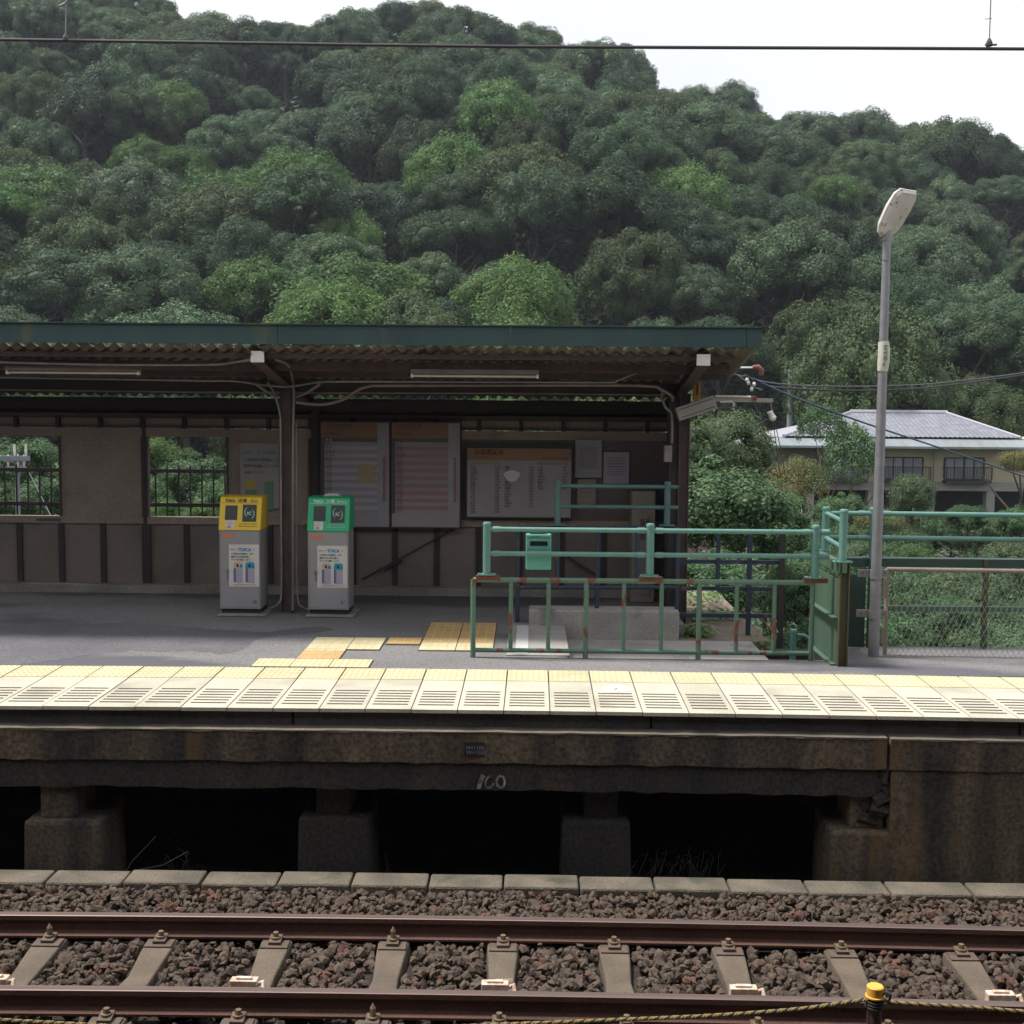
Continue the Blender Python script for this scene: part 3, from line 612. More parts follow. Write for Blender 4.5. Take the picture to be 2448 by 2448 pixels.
def sleeper(x, i):
    y0, yc = 6.7, (YF+YN)/2
    lab = {0: 'first', 1: 'second', 2: 'third', 3: 'fourth', 4: 'fifth', 5: 'sixth', 6: 'seventh', 7: 'eighth', 8: 'ninth', 9: 'tenth', 10: 'eleventh'}[i]
    extra = ' with a faded yellow arrow' if i == 4 else ' with a faded stencilled mark' if i == 5 else ''
    t = thing('sleeper', (x, yc, -.17), 'concrete sleeper%s, %s from the left between the two rails' % (extra, lab), 'sleeper', 'sleepers of the track')
    b = MB()
    st = [(6.85, .11, .145), (7.31, .11, .145), (7.55, .10, .135), (7.87, .082, .115), (8.2, .10, .135), (8.43, .11, .145), (8.9, .11, .145)]
    vs = []
    for (y, w, w2) in st:
        zt_ = -.158 if abs(y-yc) > .3 else -.185
        by = bend(x); vs += [(x-w, y+by, zt_), (x+w, y+by, zt_), (x+w2, y+by, -.40), (x-w2, y+by, -.40)]
    fs = [(i_*4+k, i_*4+(k+1) % 4, (i_+1)*4+(k+1) % 4, (i_+1)*4+k) for i_ in range(len(st)-1) for k in range(4)]+[(3, 2, 1, 0), tuple(4*(len(st)-1)+k for k in range(4))]
    b.add(vs, fs); b.build('sleeper_body', m_sleep, t, bev=.012)
    by = bend(x)
    for yr_, sg in ((YF, -1), (YF, 1), (YN, -1), (YN, 1)):
        yy = yr_+by+sg*.10
        b = MB(); b.cbox((x, yr_+by+sg*.135, -.152), (.19, .12, .012)); b.cbox((x, yy+sg*.01, -.128), (.085, .10, .02), Matrix.Rotation(-sg*.25, 3, 'X')); b.cbox((x, yy+sg*.055, -.145), (.085, .012, .04))
        c_ = b.build('rail_clip', m_clip, t, bev=.003)
        b = MB(); tall = (i in (1, 4)) if sg == -1 else (i % 3 == 0)
        b.tube([(x, yy, -.12), (x, yy, -.108)], .036, 12); h = .05 if tall else .03
        b.tube([(x, yy, -.108), (x, yy, -.108+h)], .02, 6)
        if tall: b.tube([(x, yy, -.108+h), (x, yy, -.108+h+.03)], [.018, .002], 8)
        b.build('bolt', m_bolt, c_)
    if i == 4:
        b = MB(); yy = yc+.12+by; z = -.1835
        b.quad((x-.06, yy, z), (x-.02, yy+.05, z), (x-.02, yy+.02, z), (x+.05, yy+.03, z), (x+.05, yy-.03, z), (x-.02, yy-.02, z), (x-.02, yy-.05, z)); b.build('arrow_marking', mat('mark_faded', (.36, .26, .11), (.17, .145, .11), 25, .9), t)
    if i == 5:
        for k, s in enumerate(('8C', '57', '388')): text(s, .085, (x-.05, yc+.2-.11*k+by, -.1835), mat('mark_faded2', (.33, .25, .13), (.17, .145, .11), 30, .9), t, 'stencil_mark', rot=(0, 0, 0), depth=.0004)
    if i in (1, 3, 5, 7, 9):
        b = MB(); b.cbox((x-.035, YN+by+.215, -.085), (.17, .07, .10)); b.cbox((x-.035, YN+by+.21, -.028), (.10, .03, .016)); b.tube([(x+.05, YN+by+.215, -.07), (x+.085, YN+by+.21, -.05), (x+.09, YN+by+.18, -.09)], .016, 6)
        b.build('insulated_clip', mat('clip_white', (.72, .66, .60), (.55, .33, .2), 26, .35), t, bev=.008)
for i, x in enumerate(sxs): sleeper(x, i)
# ballast
rg = np.random.default_rng(5)
def stones(n, y0, y1, zf, smin, smax):
    x = rg.uniform(-5.2, 5.2, n); y = rg.uniform(y0, y1, n); s = rg.uniform(smin, smax, n)
    return x, y, zf(x, y)+rg.uniform(-.02, .03, n), s
parts = [stones(4200, 7.36, 8.36, lambda x, y: np.full_like(x, -.215), .036, .070), stones(2800, 7.36, 8.36, lambda x, y: np.full_like(x, -.185), .028, .058),
         stones(3600, 8.50, 9.08, lambda x, y: -.098+.03*(y-8.46), .032, .060), stones(1500, 8.52, 9.02, lambda x, y: -.075+.03*(y-8.46), .028, .055), stones(1800, 6.5, 7.28, lambda x, y: np.full_like(x, -.21), .042, .07)]
X = np.concatenate([p[0] for p in parts]); Y = np.concatenate([p[1] for p in parts]); Z = np.concatenate([p[2] for p in parts]); Sz = np.concatenate([p[3] for p in parts])
keep = np.ones(len(X), bool)
for sxx in sxs: keep &= ~((np.abs(X-sxx) < .135) & (Y < 8.49) & (Z > -.24))
X, Y, Z, Sz = X[keep], Y[keep], Z[keep], Sz[keep]; Y = Y+(-(X+.7)**2/300)
t_ = (1+5**.5)/2
ico = np.array([(-1, t_, 0), (1, t_, 0), (-1, -t_, 0), (1, -t_, 0), (0, -1, t_), (0, 1, t_), (0, -1, -t_), (0, 1, -t_), (t_, 0, -1), (t_, 0, 1), (-t_, 0, -1), (-t_, 0, 1)])/1.9
icf = np.array([(0, 11, 5), (0, 5, 1), (0, 1, 7), (0, 7, 10), (0, 10, 11), (1, 5, 9), (5, 11, 4), (11, 10, 2), (10, 7, 6), (7, 1, 8), (3, 9, 4), (3, 4, 2), (3, 2, 6), (3, 6, 8), (3, 8, 9), (4, 9, 5), (2, 4, 11), (6, 2, 10), (8, 6, 7), (9, 8, 1)])
n = len(X); base = np.repeat(ico[None], n, 0)*rg.uniform(.55, 1.15, (n, 12, 1))
sc = rg.uniform(.6, 1.25, (n, 1, 3)); base = base*sc
ang = rg.uniform(0, 6.28, (n, 3)); ca, sa = np.cos(ang), np.sin(ang)
def rotm(i, j, k, v):
    a, b_ = v[..., i].copy(), v[..., j].copy(); v[..., i] = a*ca[:, k:k+1]-b_*sa[:, k:k+1]; v[..., j] = a*sa[:, k:k+1]+b_*ca[:, k:k+1]
rotm(0, 1, 0, base); rotm(1, 2, 1, base); rotm(0, 2, 2, base)
base = base*Sz[:, None, None]*.75+np.stack([X, Y, Z], 1)[:, None, :]
me = bpy.data.meshes.new('ballast'); fa = (icf[None]+np.arange(n)[:, None, None]*12).reshape(-1, 3)
me.from_pydata(base.reshape(-1, 3).tolist(), [], fa.tolist()); me.materials.append(m_stone)
o = bpy.data.objects.new('ballast', me); COL.objects.link(o); tag(o, 'crushed brown stone ballast around the rails', 'ballast', kind='stuff')
b = MB(); b.box((-12, 5.5, -.5), (12, 8.50, -.235), .5); b.box((-12, 8.5, -.5), (12, 9.2, -.115), .5); tag(b.build('ballast_bed', mat('ballast_bed', (.03, .022, .02), (.05, .038, .032), 20, 1, 1), bnd=True), kind='structure')

# kerb blocks in front of the pillars
kz = .0; kb0, kb1 = G(1224, 2088, kz).y, G(1224, 2119, kz).y    # back, front of the top
kj = [-60, 99, 287, 476, 660, 837, 1023, 1203, 1385, 1564, 1741, 1925, 2116, 2305, 2500, 2690]
kx = [G(p, 2113, kz).x for p in kj]
print('kerb', kb0, kb1)
for i in range(len(kx)-1):
    a, c_ = kx[i]+.006, kx[i+1]-.006; dz = rnd.uniform(-.008, .008)
    b = MB(); b.box((a, kb1, -.25), (c_, kb0, kz+dz)); b.v = [(x, y+bend((a+c_)/2), z) for x, y, z in b.v]
    cls = ['cracked mossy kerb block at the far left', 'kerb block with dark stain', 'smooth grey kerb block', 'pale kerb block'][min(3, i)] if i < 4 else 'pale concrete kerb block'
    tag(b.build('kerb_block', m_kerb, bev=.018), '%s, number %s in the row below the platform' % (cls, ['one', 'two', 'three', 'four', 'five', 'six', 'seven', 'eight', 'nine', 'ten', 'eleven', 'twelve', 'thirteen', 'fourteen', 'fifteen'][i]), 'kerb block', 'kerb blocks beside the ballast')

# ------------------------------------------------------------------ platform
PL = thing('platform', (0, 9.45, PZ), None, None); del_ = PL
PL['kind'] = 'structure'
EY = 9.452
yb_, yy_ = G(1224, 1602, PZ).y, G(1224, 1628, PZ).y
g0, g1 = G(1224, 1687, PZ).y, G(1224, 1655, PZ).y
pitch = (P(2436, 1720, 9.40).x-P(99, 1687, 9.40).x)/21.0
fronts = [P(99.3, 1687, 9.42).x+pitch*k for k in range(-5, 30)]
print('edge', yb_, yy_, g0, g1, pitch)
def slab_mesh():
    b = MB(); w = pitch
    b.mat(0).box((.004, 0, -.028), (w-.004, yb_-EY, 0))
    b.mat(1).box((.006, yy_-EY, 0), (w-.006, yb_-EY-.003, .004))
    for i in range(6):
        yy = g0-EY+(g1-g0)*i/5; b.mat(2).box((w*.11, yy-.014, 0), (w*.89, yy+.014, .002))
    for i in range(7):
        for j in range(5):
            cx, cy = w*(.08+.84*i/6), yy_-EY+.04+(yb_-yy_-.08)*j/4
            b.mat(3).tube([(cx, cy, .003), (cx, cy, .0085)], [.0115, .008], 6)
    b.mat(4).box((w-.004, 0.01, -.02), (w+.004, yb_-EY, -.006))
    me = bpy.data.meshes.new('edge_slab'); me.from_pydata(b.v, [], b.f)
    for q in (m_edge, m_yel, m_groove, m_dot, m_joint): me.materials.append(q)
    me.polygons.foreach_set('material_index', b.m); return me
sm = slab_mesh()
for k, x in enumerate(fronts):
    o = bpy.data.objects.new('edge_slab', sm); COL.objects.link(o); o.parent = PL
    o.location = (x, EY+bend(x+pitch/2)-PL.location.y, rnd.uniform(-.0015, .0015)); o.rotation_euler = (0, 0, -(x+pitch/2+.7)/150*1.0)
XS0, XS1 = .38, 2.86           # stair opening
YS0 = 11.56
YW = 15.55                     # shelter rear wall
b = MB(); zz = PZ-.004
b.box((-12, yb_-.02, zz-.25), (XS0, YW+.4, zz), .5); b.box((XS0, yb_-.02, zz-.25), (12, YS0, zz), .5); b.box((XS1, YS0, zz-.25), (12, 12.3, zz), .5); b.box((XS0, 13.45, zz-.25), (1.72, YW+.4, zz), .5)
b.build('asphalt_surface', m_asph, PL)
upl = [(-200, 1500), (0, 1496), (60, 1492), (130, 1487), (220, 1491), (310, 1488), (420, 1496), (500, 1503), (560, 1507), (633, 1512), (700, 1502), (760, 1497), (800, 1503)]
lol = [(-200, 1592), (30, 1590), (95, 1583), (150, 1576), (209, 1565), (260, 1560), (317, 1555), (380, 1558), (443, 1555), (490, 1558), (538, 1564), (570, 1556), (592, 1545), (610, 1530), (640, 1523), (700, 1516), (770, 1512), (800, 1504)]
b = MB(); vs = []; xs_ = list(range(-200, 801, 8))
for q in xs_:
    yu = float(np.interp(q, *zip(*upl)))+rnd.uniform(-1, 1); yl = float(np.interp(q, *zip(*lol)))+rnd.uniform(-1.5, 1.5); vs += [G(q, yu, PZ-.0028), G(q, max(yl, yu+1), PZ-.0028)]
b.add(vs, [(2*k, 2*k+1, 2*k+3, 2*k+2) for k in range(len(xs_)-1)]); b.build('damp_stain', mat('asphalt_damp', (.100, .098, .112), (.130, .126, .138), 1.5, .8, .4, fine=50, famp=(.7, 1.3)), PL)
# landing, entry slabs, curb wall
def tile(x0, y0, x1, y1, material, name, z=PZ, parent=PL, th=.012):
    b = MB(); b.box((x0, y0, z-.02), (x1, y1, z+th)); return b.build(name, material, parent)
b = MB(); b.box((XS0, YS0, .75), (2.42, 13.28, 1.08)); b.build('stair_landing', m_concl, PL)
b = MB()
for k in range(7): b.box((2.42+.3*k, YS0, .6-.17*k), (2.72+.3*k+.02, 13.28, .92-.17*k))
b.build('stair_flight', m_conc, PL)
b = MB(); b.box((-.2, 11.62, PZ-.3), (XS0+.02, 13.42, PZ+.004)); b.build('entry_slab', m_concl, PL)
e0, e1, e2, e3 = G(1187, 1562, PZ), G(1232, 1562, PZ), G(1263, 1562, PZ), G(1345, 1562, PZ)
tile(e1.x, 11.66, e2.x, 13.2, mat('strip_white', (.55, .56, .55), (.48, .48, .47), 4, .7), 'white_strip', PZ+.006, th=.006)
b = MB(); b.box((XS0+.004, YS0, 1.02), (2.5, YS0+.10, 1.16), .5); b.build('opening_edge', m_concl, PL)
b = MB(); cz = 1.40; b.box((P(1264, 1490, 13.25).x, 13.28, .7), (P(1625, 1490, 13.25).x, 13.62, cz)); tag(b.build('curb_wall', m_concl, bev=.02), 'low pale concrete kerb wall behind the railing of the stair opening', 'wall')
b = MB(); b.box((1.74, 13.63, -3), (P(1842, 1532, 13.3).x, 17.4, P(1700, 1530, 13.4).z)); b.box((1.62, 13.30, .75), (P(1845, 1532, 13.3).x, 13.626, P(1700, 1532, 13.3).z-.0)); tag(b.build('concrete_abutment', m_deck, bev=.02), 'brown mossy concrete platform overgrown with ivy beyond the rusty railing', 'abutment')
# ivy on it
def leaves(name, fn, n, size, material, label, cat, up=.8):
    rg2 = np.random.default_rng(abs(hash(name)) % 1000 if False else n); V = []; Fq = []
    for i in range(n):
        c_ = Vector(fn(rg2)); nr = Vector((rg2.normal()*.5, rg2.normal()*.5-.3, up)).normalized(); a = nr.cross(Vector(rg2.normal(size=3))).normalized(); bb = nr.cross(a); s = size*rg2.uniform(.6, 1.4)
        k = len(V); V += [c_-a*s*.5, c_-bb*s*.3+a*s*.05, c_+a*s*.5, c_+bb*s*.3+a*s*.05]; Fq.append((k, k+1, k+2, k+3))
    me = bpy.data.meshes.new(name); me.from_pydata([v[:] for v in V], [], Fq); me.materials.append(material); o = bpy.data.objects.new(name, me); COL.objects.link(o)
    tag(o, label, cat); return o
zab = P(1700, 1532, 13.3).z
def ivyf(r):
    k = r.integers(0, 3)
    if k == 0: return (1.80+r.normal()*.13, 13.45+abs(r.normal())*.25, zab+.02+abs(r.normal())*.03)
    if k == 1: return (1.75+r.random()*.8, 14.6+r.normal()*.10+r.random()*.2, zab+.03+abs(r.normal())*.03)
    return (1.75+r.random()*.75, 15.9+r.normal()*.25, zab+.05+abs(r.normal())*.08)
leaves('ivy', ivyf, 900, .07, m_ivy, 'bright green ivy creeping over the brown concrete behind the stairs', 'ivy')
def ivy2(r):
    t = r.random(); return (2.55+r.normal()*.05, 13.2+r.normal()*.1, .5+t*.75)
leaves('ivy', ivy2, 160, .06, m_ivy, 'ivy strand climbing between the railing posts beside the stair handrail', 'ivy')
def ivy3(r):
    t = r.random(); return (P(1672, 1000, 15.5).x+.05*math.sin(t*9)+r.normal()*.03, 15.4, 3.65-t*.55)
leaves('ivy', ivy3, 110, .06, m_ivy, 'ivy tendril hanging beside the orange case at the shelter end', 'ivy')

# tactile tiles
def gp(px, py): return G(px, py, PZ)
def ttile(x0, y0, x1, y1, material, dots=True, lines=False):
    b = MB(); n = 0
    b.mat(0).box((x0+.004, y0+.003, PZ-.01), (x1-.004, y1-.003, PZ+.010)); w, d = x1-x0, y1-y0
    if dots:
        for i in range(6):
            for j in range(6): cx, cy = x0+w*(.1+.16*i), y0+d*(.1+.16*j); b.mat(1).tube([(cx, cy, PZ+.009), (cx, cy, PZ+.014)], [.012, .008], 6)
    if lines:
        for i in range(1, 4): xx = x0+w*i/4; b.mat(1).box((xx-.004, y0+.02, PZ+.009), (xx+.004, y1-.02, PZ+.0115))
        for i in range(1, 2): yy = y0+d*i/2; b.mat(1).box((x0+.01, yy-.004, PZ+.009), (x1-.01, yy+.004, PZ+.0115))
    b.mat(2).box((x0-.004, y0-.004, PZ-.012), (x1+.004, y1+.004, PZ+.002))
    b.build('tactile_tile', [material, m_dot, m_joint], PL)
ya, yb3 = gp(1224, 1606).y-.0, gp(1224, 1584.5).y
x = [gp(588, 1605).x, gp(682, 1605).x, gp(778, 1605).x, gp(876, 1605).x]
for i in range(3): ttile(x[i], yb_+.012, x[i+1], yb_+.012+.35, m_yel)
tl, tr = gp(702, 1583).x, gp(806, 1583).x
y1 = yb_+.012+.35; y2 = y1+.36*1.05; y3 = y2+.02; y4 = y3+.70
ttile(tl, y1+.004, tr, y2, m_yel2, False, True); 
yt0, yt1 = gp(820, 1554).y, gp(850, 1526).y
ttile(tl, y2+.006, tr, yt0+.0, m_yel, False, True) if yt0-y2 > .05 else None
ttile(tl, yt0+.004, tr, yt1, m_yel, False, True)
ttile(tr, yt0+.004, gp(908, 1553).x, yt1, m_yel, False, True)
ttile(gp(922, 1541).x, gp(922, 1541).y, gp(1004, 1541).x, gp(922, 1526).y, m_yel2, False, True)
ux0, ux1, ux2 = gp(1000, 1555).x, gp(1088, 1556).x, gp(1178, 1557).x
vy0, vy1 = gp(1040, 1556).y, gp(1080, 1490).y
for k in range(4):
    ya_, yb4 = vy0+(vy1-vy0)*k/4, vy0+(vy1-vy0)*(k+1)/4
    mm_ = m_yel2 if k >= 1 else m_yel  # rear rows in darker orange: canopy shade put into the tile colour
    ttile(ux0, ya_, ux1, yb4, mm_, False, True); ttile(ux1, ya_, ux2, yb4, mm_, False, True)
# boarding mark disc
c_ = G(1474, 1647, PZ)
b = MB(); b.tube([(c_.x, c_.y, PZ-.001), (c_.x, c_.y, PZ+.004)], .118, 28); d_ = b.build('boarding_mark', plain('mark_white', (.85, .85, .83)), PL)
text('1', .12, (c_.x-.05, c_.y-.045, PZ+.006), m_ink, PL, 'boarding_digit', rot=(0, 0, -.35), depth=.0005)

# platform edge beam, retaining wall and pillars
Yf = 9.53
z1, z2 = P(1224, 1706, Yf).z, P(1224, 1746, Yf+.0).z
YL = 9.40
z3 = P(1224, 1755, YL).z; z4 = P(1224, 1826, YL).z; z5 = P(1224, 1890, YL+.03).z
print('z', z1, z2, z3, z4, z5)
b = MB(); jx = P(1556, 1725, Yf).x
b.box((-12, Yf, z3-.02), (-7.2+jx*0, Yf+.5, PZ-.029), .5); b.box((-7.19, Yf, z3-.02), (P(701, 1725, Yf).x-.01, Yf+.5, PZ-.029), .5)
b.box((P(701, 1725, Yf).x+.01, Yf, z3-.02), (jx-.01, Yf+.5, PZ-.029), .5); b.box((jx+.01, Yf, z3-.02), (P(2430, 1725, Yf).x-.01, Yf+.5, PZ-.029), .5); b.box((P(2430, 1725, Yf).x+.01, Yf, z3-.02), (12, Yf+.5, PZ-.029), .5)
b.box((-12, Yf+.05, z3-.02), (12, Yf+.45, PZ-.03), .5); b.build('edge_beam', m_fascia_c, PL, bnd=True)
XJ = P(2121, 1790, YL).x
b = MB(); 
def rough_strip(x0, x1, y0, y1, za, zb, amp, seed):
    rr = random.Random(seed); n = int((x1-x0)/.11); vs = []
    for i in range(n+1):
        xx = x0+(x1-x0)*i/n; d = rr.uniform(-1, 1)*amp; e = rr.uniform(-1, 1)*amp
        vs += [(xx, y0+d*.4, zb+d*.5), (xx, y1, zb+d*.5+.006), (xx, y1, za), (xx, y0+e*.3, za+e)]
    fs = [(i*4+k, (i+1)*4+k, (i+1)*4+(k+1) % 4, i*4+(k+1) % 4) for i in range(n) for k in range(4)]+[(0, 1, 2, 3), (4*n+3, 4*n+2, 4*n+1, 4*n)]
    b.add(vs, fs)
b2_ = b; b = MB(); rough_strip(-12, XJ-.012, YL-.008, YL+.16, z3+.0005, z3+.016, .005, 9); rough_strip(XJ+.012, 12, YL-.012, YL+.16, z3-.004, z3+.010, .005, 10); b.build('lit_wall_ledge', m_kerb, PL, bnd=True); b = MB(); rough_strip(-12, XJ-.012, YL, YL+.62, z4, z3, .007, 1); b.build('wall_band', m_stain, PL, bnd=True, bev=0)  # ledge drawn as a paler strip, its sunlit line put into the colour
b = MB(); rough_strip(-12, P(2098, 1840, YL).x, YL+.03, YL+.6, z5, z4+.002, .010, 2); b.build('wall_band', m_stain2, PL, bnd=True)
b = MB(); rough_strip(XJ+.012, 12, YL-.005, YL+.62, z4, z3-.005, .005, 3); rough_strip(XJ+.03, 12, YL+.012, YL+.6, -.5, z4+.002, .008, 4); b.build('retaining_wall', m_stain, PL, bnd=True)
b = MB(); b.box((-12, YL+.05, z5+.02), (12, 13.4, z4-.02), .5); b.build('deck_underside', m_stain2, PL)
b = MB(); b.box((-12, 13.0, -1), (12, 13.3, 1.0)); b.build('rear_wall', m_soil, PL)
for i, (a0, a1, c0, c1, lab) in enumerate(((97, 185, 63, 253, 'mossy concrete pillar with wide foot, leftmost under the platform'), (754, 835, 712, 890, 'dark concrete pillar under the platform left of the painted 100'), (1397, 1478, 1340, 1511, 'dark concrete pillar under the platform right of the painted 100'), (2032, 2113, 1978, 2160, 'broken brown-stained pillar against the solid wall at the right'))):
    zt_ = P(1224, 1965, 9.5).z; yy = 9.47 if i in (0, 3) else 9.62
    t = thing('concrete_pillar', (P((a0+a1)/2, 1920, yy).x, yy, -.3), lab, 'pillar', 'pillars under the platform')
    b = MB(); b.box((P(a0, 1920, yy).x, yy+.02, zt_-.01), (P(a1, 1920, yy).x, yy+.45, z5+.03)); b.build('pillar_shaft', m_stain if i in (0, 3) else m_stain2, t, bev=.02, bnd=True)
    b = MB(); b.prism([(P(c0, 2080, yy).x, -.45), (P(c1, 2080, yy).x, -.45), (P(c1-6, 1965, yy).x, zt_), (P(c0+4, 1965, yy).x, zt_)], 'y', yy-.06, yy+.55); b.build('pillar_foot', m_stain if i in (0, 3) else m_stain2, t, bev=.03, bnd=True)
# rubble in the broken corner
b = MB()
for k in range(26):
    c_ = P(2090+rnd.uniform(-25, 32), 1870+rnd.uniform(-60, 90), 9.45+rnd.uniform(-.02, .06)); s = rnd.uniform(.03, .075)
    b.cbox(c_, (s*2, s*1.4, s*1.5), Matrix.Rotation(rnd.uniform(0, 3), 3, 'Y') @ Matrix.Rotation(rnd.uniform(0, 3), 3, 'X'))
tag(b.build('broken_concrete', m_stain2, bev=.008), 'broken lumps of concrete at the wall joint above the right pillar', 'rubble')
# sign plate and painted number
c_ = P(1134, 1790, YL)
SG = thing('height_plate', (c_.x, YL-.005, c_.z), 'small dark plate with white height figures fixed to the platform wall', 'sign')
b = MB(); b.box((c_.x-.078, YL-.014+bend(c_.x), c_.z-.055), (c_.x+.078, YL-.008+bend(c_.x), c_.z+.055)); b.build('plate', plain('plate_dark', (.02, .018, .028), .5), SG)
for k, s in enumerate(('H=1100', 'W=1505')): text(s, .042, (c_.x-.062, YL-.017, c_.z-.002-.038*k), plain('plate_ink', (.26, .24, .27)), SG)
mp_ = mat('paint_worn', (.42, .42, .40), (.08, .08, .075), 16, .9)
b = MB(); 
def P9(px, py): v = P(px, py, YL+.012); return Vector((v.x, v.y, v.z))
def brush(pts, w):
    for i in range(len(pts)-1):
        a, c2 = P9(*pts[i]), P9(*pts[i+1]); d = (c2-a).normalized(); nn = Vector((d.z, 0, -d.x))*w*(.8+.4*rnd.random())
        b.quad(a-nn, a+nn, c2+nn*.9, c2-nn*.9)
brush([(1155, 1853), (1151, 1862), (1148, 1872), (1144, 1886)], .016)
c0 = [(1171+12*math.cos(t)*.85+(-3*math.sin(t)), 1869+14*math.sin(t)) for t in np.linspace(-1.6, -6.0, 14)]; brush([(float(p[0]), float(p[1])) for p in c0], .009)
c0 = [(1197+10*math.cos(t), 1869+14*math.sin(t)) for t in np.linspace(-1.5, -7.6, 18)]; brush([(float(p[0]), float(p[1])) for p in c0], .009)
tag(b.build('painted_number', mp_), 'worn white painted number 100 on the platform wall', 'painted number')
# dry weeds
b = MB()
for (px, w_, n_) in ((455, 60, 14), (1530, 90, 16), (1630, 90, 16), (900, 60, 8), (1680, 60, 10)):
    for k in range(n_):
        p = P(px+rnd.uniform(-w_, w_)*.6, 2095, 9.42); q = p+Vector((rnd.uniform(-.09, .09), rnd.uniform(-.03, .03), rnd.uniform(.05, .2))); e = q+Vector((rnd.uniform(-.08, .08), 0, rnd.uniform(-.04, .06)))
        b.tube([p, q, e], [.0022, .0018, .001], 4)
b.tube([P(287, 2110, 9.3), P(315, 2060, 9.32), P(372, 2000, 9.36)], .003, 4); b.tube([P(302, 2085, 9.3), P(390, 2068, 9.3), P(450, 2035, 9.3)], .0028, 4)
tag(b.build('dry_weeds', mat('weed_dry', (.045, .036, .03), (.03, .025, .02), 9, .9)), 'dry brown weed stems in the dark gap above the kerb blocks', 'weeds', kind='stuff')

# ------------------------------------------------------------------ shelter
ZR0 = 4.17; SLP = .15
def rz(y): return ZR0-SLP*(y-12.55)
XE = P(1820, 806, 12.5).x
XWE = P(1600, 1100, YW).x        # right end of the rear wall
SHL = thing('platform_shelter', (-2.73, 14.0, PZ), 'open platform shelter with dark green fascia and corrugated roof', 'shelter')
b = MB()
for k, (xa, xb) in enumerate(((-12, -5.9), (-5.895, -2.53), (-2.525, -.2), (-.195, 2.15), (2.155, XE))): b.box((xa, 12.45+.002*(k % 2), 4.195+.002*k*0), (xb, 12.50, 4.385))
b.box((XE-.03, 12.501, 4.21), (XE, 12.75, 4.38)); b.box((-12, 12.42, 4.385), (XE, 12.52, 4.397)); b.build('fascia', m_teal, SHL)
def corr(x0, x1, y0, y1, name, pt=.141, amp=.02):
    b = MB(); n = int((x1-x0)/pt*8); vs = []
    for yy in (y0, y1):
        for i in range(n+1):
            x_ = x0+(x1-x0)*i/n; vs.append((x_, yy, rz(yy)+amp*math.sin(x_/pt*2*math.pi)))
        for i in range(n+1):
            x_ = x0+(x1-x0)*i/n; vs.append((x_, yy, rz(yy)+amp*math.sin(x_/pt*2*math.pi)+.007))
    w_ = n+1; fs = []
    for i in range(n):
        fs += [(i, i+1, 2*w_+i+1, 2*w_+i), (w_+i+1, w_+i, 3*w_+i, 3*w_+i+1), (i+1, i, w_+i, w_+i+1), (2*w_+i, 2*w_+i+1, 3*w_+i+1, 3*w_+i)]
    b.add(vs, fs); return b.build(name, m_slate, SHL, smooth=False)
corr(-12, 1.76, 12.53, 15.60, 'roof_sheet'); corr(1.765, XE-.02, 12.53, 14.1, 'roof_sheet')
for yy, hh, ww in ((12.72, .05, .05), (13.15, .10, .05), (13.75, .06, .06), (14.35, .10, .05), (14.9, .06, .05), (15.42, .12, .06)):
    b = MB(); b.box((-12, yy, rz(yy)-(.03 if yy < 15 else .08)-hh), (2.1 if yy < 14 else XWE, yy+ww, rz(yy)-(.03 if yy < 15 else .08))); b.build('purlin', m_steel if yy < 14 else m_steeld, SHL)
def hpost(x, y, z0, z1):
    b = MB(); w = .06
    b.box((x-w, y-w, z0), (x-w+.012, y+w, z1)); b.box((x+w-.012, y-w, z0), (x+w, y+w, z1)); b.box((x-w+.012, y-.005, z0), (x+w-.012, y+.005, z1)); return b
XP = P(686, 1300, 14.0).x; XP2 = P(1632, 1200, 14.0).x
for xx, z0 in ((XP, PZ), (XP2, 1.0)):
    hpost(xx, 14.0, z0, rz(14)-.2).build('post', m_steel, SHL)
    y0, y1_ = 12.53, YW; b = MB()
    for (ya4, yb5) in ((12.56, 14.06), (14.06, YW)):
        za, zb_ = rz(ya4)-.04, rz(yb5)-.04; w = .06
        for (o0, o1, dd0, dd1) in ((-w, w, 0, .01), (-w, w, .11, .12), (-.005, .005, .01, .11)):
            b.add([(xx+o0, ya4, za-dd1), (xx+o1, ya4, za-dd1), (xx+o1, ya4, za-dd0), (xx+o0, ya4, za-dd0), (xx+o0, yb5, zb_-dd1), (xx+o1, yb5, zb_-dd1), (xx+o1, yb5, zb_-dd0), (xx+o0, yb5, zb_-dd0)],
                  [(0, 1, 2, 3), (7, 6, 5, 4), (0, 4, 5, 1), (1, 5, 6, 2), (2, 6, 7, 3), (3, 7, 4, 0)])
    b.build('beam', m_steel, SHL)
    b = MB(); b.box((xx-.068, 12.535, rz(12.55)-.155), (xx+.068, 12.556, rz(12.55)-.042)); b.build('beam_end_plate', m_whrust if xx < 0 else m_white, SHL)
b = MB(); b.box((XP2-.16, 14.02, 1.0), (XP2-.07, 14.3, rz(14.2)-.2)); b.build('post_casing', m_steeld, SHL)
# right-hand posts at the back wall and end wall
b = MB(); b.box((XWE, 14.3, PZ), (XWE+.05, YW, rz(15)-.1)); b.build('end_wall', m_steeld, SHL)
